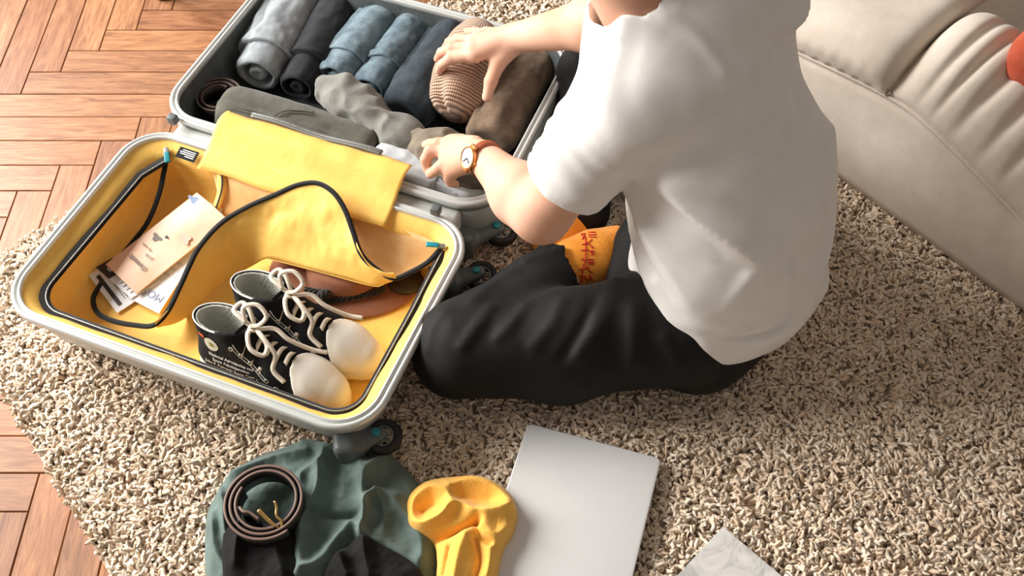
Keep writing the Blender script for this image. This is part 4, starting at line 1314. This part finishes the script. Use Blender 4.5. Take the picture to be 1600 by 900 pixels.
# yellow knitted beanie, twisted
M_BEANIE = fabric('yellow_knit', (252, 198, 98), (246, 182, 78), weave=330, wb=.8, cb=.1, crumple=30, var=.8)
heap('beanie', [(632, 800), (638, 772), (664, 750), (708, 742), (757, 743), (795, 766), (808, 798), (802, 830), (787, 856), (778, 895), (766, 945), (735, 965), (700, 955), (682, 915), (682, 875), (676, 846), (645, 830)], .044, .046,
     [([(642, 806), (650, 778), (674, 762), (698, 768), (706, 784)], .008, .009), ([(660, 794), (676, 784)], -.010, .011), ([(640, 816), (662, 822), (688, 812), (704, 794), (722, 790), (742, 800), (768, 800), (800, 790)], .013, .011),
      ([(724, 772), (762, 776)], -.012, .018), ([(704, 758), (730, 749), (765, 754), (795, 780)], .006, .010), ([(660, 842), (700, 836), (736, 818), (746, 814)], -.013, .005), ([(746, 812), (752, 836), (764, 848)], -.008, .006),
      ([(757, 822), (775, 836), (795, 826)], .008, .012), ([(728, 838), (716, 866), (708, 910)], .010, .013), ([(744, 842), (748, 874), (738, 915)], -.009, .005),
      ([(766, 856), (760, 900)], .006, .009), ([(702, 858), (694, 895)], -.005, .005)], M_BEANIE, 'yellow knitted beanie twisted up against the laptop', 'beanie', 101, amp=.002, power=.5, center=(722, 815), freq=20, warp=.002)

# laptop
M_ALU = simple('silver_aluminium', (230, 229, 228), 0.40, metal=.25, var=.01)
M_ALUD = simple('laptop_gap', (70, 72, 74), .5)
def rprism(poly, z0, z1, r, bev, k=8):
    """prism over a rectangle a,b,c,d with rounded corners"""
    a, b, c_, d = [np.array(q) for q in poly]
    ex = (b - a); W_ = np.linalg.norm(ex); ex /= W_; ey = (d - a); H_ = np.linalg.norm(ey); ey /= H_
    def ring(ins, z):
        out = []
        for cu, cv, a0 in ((W_ - r, H_ - r, 0), (r, H_ - r, 90), (r, r, 180), (W_ - r, r, 270)):
            for i in range(k + 1):
                t = math.radians(a0 + 90 * i / k)
                q = a + ex * (cu + (r - ins) * math.cos(t)) + ey * (cv + (r - ins) * math.sin(t)); out.append((q[0], q[1], z))
        return np.array(out)
    V, F = loft([ring(bev * 2, z0), ring(bev * .5, z0 + bev * .4), ring(0, z0 + bev), ring(0, z1 - bev * .6), ring(bev * .3, z1 - bev * .15), ring(bev * .8, z1)])
    return V, F
lc = np.mean(LAPTOP, 0)
lap = empty('laptop', (lc[0], lc[1], .028), 'closed silver laptop lying on the rug next to the yellow beanie', 'laptop')
for nm, z0, z1, bv in (('laptop_base', .029, .0375, .003), ('laptop_gap', .0372, .0386, .0003), ('laptop_lid', .0384, .0448, .0022)):
    V, F = rprism(LAPTOP, z0, z1, .009, bv)
    o = mk(nm, V, F, M_ALUD if 'gap' in nm else M_ALU, lap); recalc(o)
    md = o.modifiers.new('edges', 'EDGE_SPLIT'); md.split_angle = math.radians(40)
# marbled notebook at the bottom edge
def marble():
    n = NT('marbled_cover'); v = n.coords((1, 1, 1))
    f = n.noise(v, 16, 5, .6, 2.2)
    n.l(n.ramp(f, [(.36, lin((184, 182, 178))), (.46, lin((214, 210, 204))), (.6, lin((226, 222, 216)))]), n.b.inputs['Base Color'])
    n.b.inputs['Roughness'].default_value = .5
    return n.m
nc = np.mean(NOTEB, 0)
nb_ = empty('notebook', (nc[0], nc[1], .028), 'thin pale notebook with a grey marbled cover at the bottom edge', 'notebook')
for nm, z0, z1, m_ in (('pages', .0285, .0325, M_PAPW), ('cover', .0325, .0337, marble())):
    V, F = rprism(NOTEB, z0, z1, .003, .0004)
    o = mk(nm, V, F, m_, nb_, smooth=False); recalc(o)
# ================================================================== PERSON
M_SKIN = NT('fair_skin')
_v = M_SKIN.coords(); _f = M_SKIN.noise(_v, 9, 4)
M_SKIN.l(M_SKIN.ramp(_f, [(.3, lin((212, 158, 130))), (.55, lin((224, 176, 150))), (.75, lin((230, 188, 166)))]), M_SKIN.b.inputs['Base Color'])
M_SKIN.b.inputs['Roughness'].default_value = .58
M_SKIN.b.inputs['Specular IOR Level'].default_value = .3
M_SKIN.b.inputs['Subsurface Weight'].default_value = .25
M_SKIN.b.inputs['Subsurface Radius'].default_value = (.012, .005, .003)
M_SKIN.b.inputs['Subsurface Scale'].default_value = 1.0
M_SKIN.l(M_SKIN.bump(M_SKIN.noise(_v, 260, 2), .12, .0008), M_SKIN.b.inputs['Normal'])
M_SKIN = M_SKIN.m
M_TEE = fabric('white_cotton', (238, 235, 231), (230, 226, 221), weave=1300, wb=.12, cb=.12, crumple=12, var=.9, sheen=.2)
M_TROU = fabric('black_cotton_trousers', (19, 18, 18), (13, 13, 13), weave=1000, wb=.2, cb=.25, crumple=14, rough=.7, sheen=.02)
M_SOCK = fabric('orange_ribbed_sock', (238, 158, 58), (226, 140, 44), weave=500, wb=.4, cb=.1)
M_HAIR = simple('dark_brown_hair', (62, 42, 32), .5, var=.3, bump=.6, bscale=220)
M_REDI = simple('red_sock_lettering', (196, 44, 30), .8)

AX = np.array((.523, .853, 0)); FW = np.array((-.853, .523, 0))
LSH = P(972, 178, .475); LEL = P(846, 335, .30); LWR = P(752, 243, .265)
RSH = np.array((.335, 1.235, .545)); REL = np.array((.19, 1.315, .40)); RWR = P(808, 58, .25)
PEL = np.array((.352, 1.02, .12)); ABD = np.array((.345, 1.05, .28)); CHE = np.array((.268, 1.12, .43))
NK0 = np.array((.175, 1.145, .55)); NK1 = np.array((.125, 1.18, .63)); HEAD = np.array((.065, 1.225, .735))
HFW = np.array((-.76, .46, -.46)); HFW /= np.linalg.norm(HFW)
HUP = np.array((-.40, .22, .89)); HUP = HUP - HFW * (HUP @ HFW); HUP /= np.linalg.norm(HUP); HSD = np.cross(HFW, HUP)
KNL = P(722, 548, .105); HPL = P(1052, 508, .125); ANL = P(905, 412, .085)
KNR = P(930, 128, .135); HPR = np.array((.41, 1.16, .13)); ANR = P(905, 325, .075)

def hand(p, wr, mcp, fingers, thumb, rp=.0135):
    d = None
    for i, m in enumerate(mcp):
        q = wr * .82 + m * .18
        s = s_cap(p, q, m, .0175, rp)
        d = s if d is None else smin(d, s, .014)
    for i in range(3):
        d = smin(d, s_cap(p, mcp[i], mcp[i + 1], rp * .85), .008)
    for ch, rs in fingers:
        d = smin(d, s_chain(p, ch, rs, .004), .0055)
    t, rs = thumb
    return smin(d, s_chain(p, t, rs, .006), .010)
FR = [.0108, .0098, .0085, .0072]
R_MCP = [P(742, 86, .226), P(739, 74, .232), P(746, 63, .230), P(760, 54, .222)]
R_FIN = [([R_MCP[0], P(703, 92, .214), P(691, 101, .192), P(686, 111, .168)], [.0112, .0102, .009, .0078]),
         ([R_MCP[1], P(705, 75, .220), P(690, 82, .196), P(684, 92, .170)], [.0112, .0102, .009, .0078]),
         ([R_MCP[2], P(717, 61, .214), P(702, 66, .190), P(695, 76, .165)], [.0108, .0098, .0086, .0076]),
         ([R_MCP[3], P(741, 49, .204), P(726, 51, .184), P(718, 58, .164)], [.0098, .0086, .0078, .0068])]
R_TH = ([P(800, 72, .238), P(778, 98, .216), P(767, 127, .196), P(761, 152, .176)], [.019, .0145, .0115, .0092])
L_MCP = [P(706, 223, .206), P(700, 236, .210), P(700, 253, .206), P(706, 267, .198)]
L_FIN = [([L_MCP[0], P(684, 224, .200), P(672, 225, .188), P(665, 226, .176)], [.0108, .0098, .0088, .0076]),
         ([L_MCP[1], P(672, 236, .206), P(665, 249, .192), P(667, 264, .176)], [.0110, .0102, .009, .0078]),
         ([L_MCP[2], P(686, 262, .198), P(678, 268, .186), P(672, 273, .172)], [.0106, .0096, .0086, .0075]),
         ([L_MCP[3], P(701, 278, .184), P(704, 285, .172), P(712, 288, .160)], [.0098, .0088, .0078, .0068])]
L_TH = ([P(742, 228, .250), P(722, 222, .212), P(706, 222, .186), P(694, 226, .168)], [.017, .0125, .0105, .0085])

def body_f(p):
    d = s_ecap(p, PEL, ABD, AX, .12, .075, .12, .08)
    d = smin(d, s_ecap(p, ABD, CHE, AX, .125, .085, .145, .09), .05)
    d = smin(d, s_cap(p, LSH, RSH, .05), .06)
    d = smin(d, s_cap(p, NK0, NK1, .052, .05), .03)
    # arms
    d = smin(d, s_chain(p, [LSH, LSH * .5 + LEL * .5, LEL], [.05, .047, .041], .02), .03)
    d = smin(d, s_chain(p, [LEL, LEL * .68 + LWR * .32, LWR], [.041, .043, .0255], .03), .02)
    d = smin(d, s_chain(p, [RSH, RSH * .5 + REL * .5, REL], [.05, .046, .042], .02), .03)
    d = smin(d, s_chain(p, [REL, REL * .7 + RWR * .3, RWR], [.042, .043, .026], .03), .02)
    d = smin(d, hand(p, LWR, L_MCP, L_FIN, L_TH), .012)
    d = smin(d, hand(p, RWR, R_MCP, R_FIN, R_TH), .012)
    # legs inside the trousers
    for a, k_, e in ((HPL, KNL, ANL), (HPR, KNR, ANR)):
        d = smin(d, s_cap(p, a, k_, .07, .052), .03)
        d = smin(d, s_cap(p, k_, e, .05, .034), .02)
    # head: skull, jaw, nose, ears, brow, lips; eye hollows
    h = s_ell(p, HEAD + HUP * .02 - HFW * .012, (.076, .098, .094), [HSD, HFW, HUP])
    h = smin(h, s_ell(p, HEAD - HUP * .055 + HFW * .028, (.055, .058, .058), [HSD, HFW, HUP]), .03)
    h = smin(h, s_cap(p, HEAD + HFW * .088 + HUP * .015, HEAD + HFW * .108 - HUP * .022, .009, .013), .012)
    for sg in (1, -1):
        h = smin(h, s_ell(p, HEAD + HSD * .078 * sg - HUP * .005, (.008, .02, .032), [HSD, HFW, HUP]), .006)
        h = smax(h, -s_ell(p, HEAD + HSD * .032 * sg + HFW * .098 + HUP * .012, (.016, .012, .010), [HSD, HFW, HUP]), .008)
        h = smin(h, s_ell(p, HEAD + HSD * .032 * sg + HFW * .080 + HUP * .012, (.012, .012, .011), [HSD, HFW, HUP]), .003)
    h = smin(h, s_cap(p, HEAD + HFW * .085 - HUP * .052 + HSD * .018, HEAD + HFW * .085 - HUP * .052 - HSD * .018, .006), .006)
    return smin(d, h, .022)
person = empty('person', (PEL[0], PEL[1], .025), 'person in a white T-shirt and black trousers sitting cross-legged and packing the suitcase', 'person')
V, F = sdf(body_f, (-.25, .75, .02), (.68, 1.55, .90), .0034, 1.7)
mk('body', V, F, M_SKIN, person)
hair_f = lambda p: smax(s_ell(p, HEAD + HUP * .028 - HFW * .016, (.088, .106, .100), [HSD, HFW, HUP]) - .004 * fbm(p * 45, 3),
                        (p - HEAD) @ (HFW * .75 - HUP * .55) - .02, .01)
V, F = sdf(hair_f, HEAD - .16, HEAD + .16, .005); mk('hair', V, F, M_HAIR, person)

def hit(f, px, py):
    """point of surface f under photo pixel px, py"""
    o = np.array((0, 0, CAM_H)); t = P(px, py, 0) - o; t /= np.linalg.norm(t)
    s = .5
    for i in range(160):
        d = float(f((o + t * s)[None])[0]); s += d * .7
        if d < .0004 or s > 2.6: break
    return o + t * s
def foldset(f, spec):
    """3-D fold lines lying on surface f, from photo pixels; (pixels, height, width)"""
    return [(spline([hit(f, *q) for q in px], 24), a, w) for px, a, w in spec]
def foldd(p, folds):
    r = np.zeros(len(p))
    for pts, a, w in folds:
        lo, hi = pts.min(0) - 3 * w, pts.max(0) + 3 * w
        m = np.all((p > lo) & (p < hi), 1)
        if not m.any(): continue
        q = p[m]; d2 = np.full(len(q), 9.)
        for i in range(len(pts) - 1):
            A_, B_ = pts[i], pts[i + 1]; v = B_ - A_
            t = np.clip((q - A_) @ v / (v @ v + 1e-12), 0, 1)
            d2 = np.minimum(d2, ((q - A_ - t[:, None] * v) ** 2).sum(1))
        r[m] += a * np.exp(-d2 / w ** 2)
    return r

# ---- trousers
def trou0(p):
    d = s_ell(p, PEL + np.array((0.01, 0, -.005)), (.165, .125, .105), [AX, FW, (0, 0, 1)])
    d = smin(d, s_ell(p, PEL + FW * .11 + np.array((0, 0, -.02)), (.13, .09, .07), [AX, FW, (0, 0, 1)]), .04)
    d = smin(d, s_ell(p, P(1120, 540, .075), (.085, .06, .055), [AX, FW, (0, 0, 1)]), .04)
    tl = s_chain(p, [HPL, HPL * .5 + KNL * .5 + np.array((0, -.008, -.008)), KNL], [.095, .084, .076], .03)
    d = smin(d, tl, .05)
    sl = s_chain(p, [KNL + np.array((.0, .012, -.005)), KNL * .45 + ANL * .55, P(868, 428, .086)], [.076, .064, .056], .02)
    d = smin(d, sl, .018)
    d = smin(d, s_chain(p, [HPR, HPR * .5 + KNR * .5, KNR], [.095, .092, .078], .03), .04)
    sr = s_chain(p, [KNR, KNR * .45 + ANR * .55, ANR], [.072, .062, .054], .02)
    d = smin(d, sr, .018)
    return smax(d, -(p[:, 2] - .022), .012)
tf = foldset(trou0, [([(767, 481), (745, 510), (722, 541)], .006, .010), ([(962, 440), (940, 500), (905, 556)], .008, .013), ([(992, 480), (992, 520), (988, 566)], .007, .012),
                     ([(880, 470), (862, 505), (836, 540)], .005, .010), ([(820, 478), (800, 505), (778, 528)], .005, .009), ([(1040, 530), (1060, 570), (1075, 600)], .006, .012), ([(690, 490), (672, 515), (665, 545)], .004, .010),
                     ([(930, 470), (905, 520), (880, 560)], -.005, .008), ([(890, 385), (860, 395), (820, 405)], .004, .008), ([(800, 420), (770, 440), (740, 470)], .004, .012), ([(900, 95), (905, 120), (900, 150)], .006, .010), ([(930, 90), (938, 120), (930, 145)], .006, .010)])
hem_c = P(884, 420, .086); hem_d = P(925, 404, .088) - P(850, 436, .086); hem_d /= np.linalg.norm(hem_d)
def trou_f(p):
    d = trou0(p) - foldd(p, tf) - .004 * noise(p * 14, 77) - .0018 * noise(p * 34, 78)
    return d
def trou_open(p):
    # the shin's cloth ends at an open hem around the ankle
    d = trou_f(p)
    hole = s_cap(p, hem_c - hem_d * .03, hem_c + hem_d * .05, .050)
    return smax(d, -hole, .007)
V, F = sdf(trou_open, (-.26, .74, .0), (.70, 1.56, .30), .005, 1.8); mk('trousers', V, F, M_TROU, person)

# ---- socks and the red lettering
SKP = [P(868, 428, .084), P(900, 414, .086), P(930, 404, .084), P(962, 398, .074), P(1000, 400, .062)]
SKR = [.041, .044, .047, .046, .036]
def sock_f(p): return smax(s_chain(p, SKP, SKR, .015), -(p[:, 2] - .022), .006)
V, F = sdf(lambda p: sock_f(p) - .0007 * np.sin(((p - SKP[2]) @ hem_d) * 900) * (((p - SKP[2]) @ hem_d) > .0), P(868, 428, .084) - .16, P(990, 400, .084) + .14, .003)
sock = mk('sock', V, F, M_SOCK, person)
V, F = sdf(lambda p: smax(s_chain(p, [P(905, 335, .07), P(880, 360, .064), P(858, 372, .05)], [.04, .042, .034], .01), -(p[:, 2] - .022), .006), P(880, 360, .06) - .16, P(880, 360, .06) + .16, .004)
mk('sock', V, F, M_SOCK, person)
# strokes read from the photograph: two rows of slanted marks running down the sock (photo pixels)
strokes = [[(908, 366), (913, 372)], [(907, 366), (915, 365)], [(919, 367), (932, 367)], [(920, 370), (932, 371)], [(919, 363), (931, 363)], [(914, 366), (910, 374)],
           [(915, 377), (927, 388)], [(918, 381), (925, 374)], [(909, 382), (918, 381)], [(915, 370), (915, 397)],
           [(908, 391), (920, 391)], [(922, 392), (928, 393)], [(928, 393), (925, 399)], [(922, 392), (926, 399)], [(915, 395), (915, 410)],
           [(908, 404), (915, 408)], [(917, 405), (928, 406)], [(918, 409), (929, 410)], [(919, 412), (928, 413)], [(915, 408), (911, 415)],
           [(913, 415), (926, 427)], [(912, 420), (920, 417)], [(906, 422), (914, 420)], [(911, 418), (909, 441)],
           [(905, 431), (912, 432)], [(913, 431), (919, 440)], [(916, 437), (925, 434)], [(907, 440), (912, 438)], [(921, 430), (926, 439)]]
parts = []
for st in strokes:
    pts = [hit(sock_f, *( (1 - t) * np.array(st[0]) + t * np.array(st[1]))) for t in np.linspace(0, 1, 5)]
    pts = np.array(pts) + np.array((0, -.3, .7)) * .0012
    parts.append(sweep(pts, circle(.0011, 5)))
V, F = merge(parts); mk('lettering', V, F, M_REDI, sock)

# ---- T-shirt
SLE = LSH * .34 + LEL * .66
def tee0(p):
    d = s_ecap(p, PEL + np.array((0, 0, .02)), ABD, AX, .188, .148, .168, .125)
    d = smin(d, s_ecap(p, ABD, CHE, AX, .168, .125, .165, .110), .06)
    d = smin(d, s_cap(p, LSH * .85 + RSH * .15, RSH, .060), .06)
    d = smin(d, s_cap(p, CHE, NK0 - np.array((.0, 0, .03)), .09, .07), .05)
    sl = s_ecap(p, LSH, SLE, FW, .060, .056, .062, .058)
    ud = (LEL - LSH) / np.linalg.norm(LEL - LSH)
    sl = smax(sl, (p - SLE) @ ud - .004, .008)
    d = smin(d, sl, .028)
    d = smin(d, s_cap(p, P(962, 112, .475), P(918, 228, .41), .042, .047), .04)
    sr = s_ecap(p, RSH, RSH * .25 + REL * .75, FW, .08, .072, .085, .075)
    ur = (REL - RSH) / np.linalg.norm(REL - RSH)
    sr = smax(sr, (p - (RSH * .25 + REL * .75)) @ ur, .008)
    d = smin(d, sr, .03)
    d = smin(d, s_cap(p, np.array((.352, 1.20, .49)), np.array((.388, 1.10, .30)), .055, .058), .05)
    # neck opening and hem
    d = smax(d, -s_cap(p, NK0 + np.array((-.005, .005, .0)), NK1 + (NK1 - NK0), .064), .008)
    hz = .044 + .045 * np.clip((p - PEL) @ FW / .15, -1, 1)
    d = smax(d, hz - p[:, 2], .02)
    return d
tw = foldset(tee0, [([(1000, 352), (1040, 425), (1095, 480), (1140, 506)], .007, .010), ([(1232, 425), (1222, 470), (1192, 503), (1140, 513), (1085, 500), (1050, 492)], .010, .010),
                    ([(1244, 445), (1225, 500), (1165, 522), (1110, 512)], -.007, .008), ([(1172, 430), (1150, 455), (1136, 470)], .005, .009), ([(1262, 465), (1240, 510), (1190, 530)], .006, .009),
                    ([(1090, 265), (1140, 262), (1200, 250)], .004, .010), ([(1060, 290), (1130, 300), (1190, 292)], .003, .010),
                    ([(1040, 30), (1090, 60), (1130, 110)], .004, .010), ([(1060, 20), (1130, 40), (1200, 90)], .004, .012), ([(1030, 440), (1055, 480), (1085, 505)], .006, .010), ([(1220, 140), (1230, 220), (1240, 300)], .005, .016)])
def tee_f(p):
    d = tee0(p) - 1.5 * foldd(p, tw)
    ud = (LEL - LSH) / np.linalg.norm(LEL - LSH); ua = np.cross(ud, FW); ua /= np.linalg.norm(ua)
    q = p - LSH; x = q @ ud
    on = np.clip(x / .06 + .3, 0, 1) * np.clip(1.3 - np.linalg.norm(q - x[:, None] * ud, axis=1) / .09, 0, 1)
    sw = noise(np.stack([x * 34 + 6 * (q @ FW), q @ FW * 9, q @ ua * 9], 1), 52)
    d = d - on * .0055 * (1 - np.abs(sw) * 2.2).clip(-.4, 1)
    # drapes that fan from the shoulders across the back
    g1 = p @ np.array((.55, -.30, .78)); g2 = p @ np.array((.80, .45, -.40)); g3 = p @ np.array((.2, -.84, -.5))
    w = noise(np.stack([g1 * 17 + .6 * noise(p * 6, 56), g2 * 4.5, g3 * 4.5], 1), 55)
    d = d - (1 - on) * (.010 * (1 - np.abs(w) * 2.2).clip(-.5, 1) + .002 * noise(p * 22, 58))
    # hollow open sleeve end
    ud = (LEL - LSH) / np.linalg.norm(LEL - LSH)
    return smax(d, -smax(s_ecap(p, LSH * .5 + LEL * .5, LEL + ud * .05, FW, .052, .050, .056, .053), -((p - SLE) @ ud + .03), .004), .002)
V, F = sdf(tee_f, (-.02, .72, .03), (.72, 1.56, .66), .005, 1.9); tee = mk('t_shirt', V, F, M_TEE, person)
# collar rib
cd = (NK1 - NK0) / np.linalg.norm(NK1 - NK0); c1_ = np.cross(cd, (0, 0, 1)); c1_ /= np.linalg.norm(c1_); c2_ = np.cross(cd, c1_)

# ---- wristwatch
wa = LEL - LWR; wa /= np.linalg.norm(wa)
wc = LWR + wa * .012
wn = np.array((-.85, -.25, .45)); wn -= wa * (wn @ wa); wn /= np.linalg.norm(wn); ws = np.cross(wa, wn)
watch = empty('wristwatch', wc, 'wristwatch with a white dial, gold case and brown leather strap on the wrist', 'watch')
M_STRAP = simple('brown_watch_leather', (150, 74, 42), .45, bump=.2)
M_GOLD = simple('rose_gold', (214, 150, 92), .25, metal=.9)
M_DIAL = simple('white_dial', (240, 240, 240), .25, var=.005)
a_ = np.linspace(0, 2 * math.pi, 64, endpoint=False)
def wrad(t):
    # distance from the wrist axis to the skin in direction t
    dv = np.cos(t) * wn + np.sin(t) * ws; r = np.linspace(.015, .05, 80)
    q = wc + r[:, None] * dv; i = np.argmax(body_f(q) > 0); return r[i]
ring = np.array([wc + (wrad(t) + .0015) * (np.cos(t) * wn + np.sin(t) * ws) for t in a_])
tt_, ss_, nn_ = frames(ring, True, up=wa)
V, F = sweep(ring, rectp(.003, .014), closed=True, up=wa); mk('strap', V, F, M_STRAP, watch)
cc = wc + wn * (wrad(0) + .001)
k = np.arange(40) * 2 * math.pi / 40
wd = lambda r, h: cc + r * (np.cos(k)[:, None] * wa + np.sin(k)[:, None] * ws) + wn * h
V, F = loft([wd(.0165, -.002), wd(.0182, .001), wd(.0182, .005), wd(.0172, .007), wd(.0160, .007), wd(.0158, .0058)], cap1=False); cs = mk('case', V, F, M_GOLD, watch)
V, F = loft([wd(.0160, .0050), wd(.0159, .0058)]); dial = mk('dial', V, F, M_DIAL, watch)
for ang, ln in ((.6, .009), (2.2, .012)):
    e = math.cos(ang) * wa + math.sin(ang) * ws
    V, F = sweep(np.array([cc + wn * .0066, cc + wn * .0066 + e * ln]), rectp(.0012, .0006), up=wn); mk('hand', V, F, M_INK, dial)
for sg in (1, -1):
    V, F = box(cc + ws * sg * .0195 + wn * .001, (.0062, .0032, .0026), [wa, ws, wn], .001); mk('lug', V, F, M_GOLD, cs)
V, F = box(cc + wa * .0195 + wn * .003, (.0022, .0022, .0022), [wa, ws, wn], .0006); mk('crown', V, F, M_GOLD, cs)
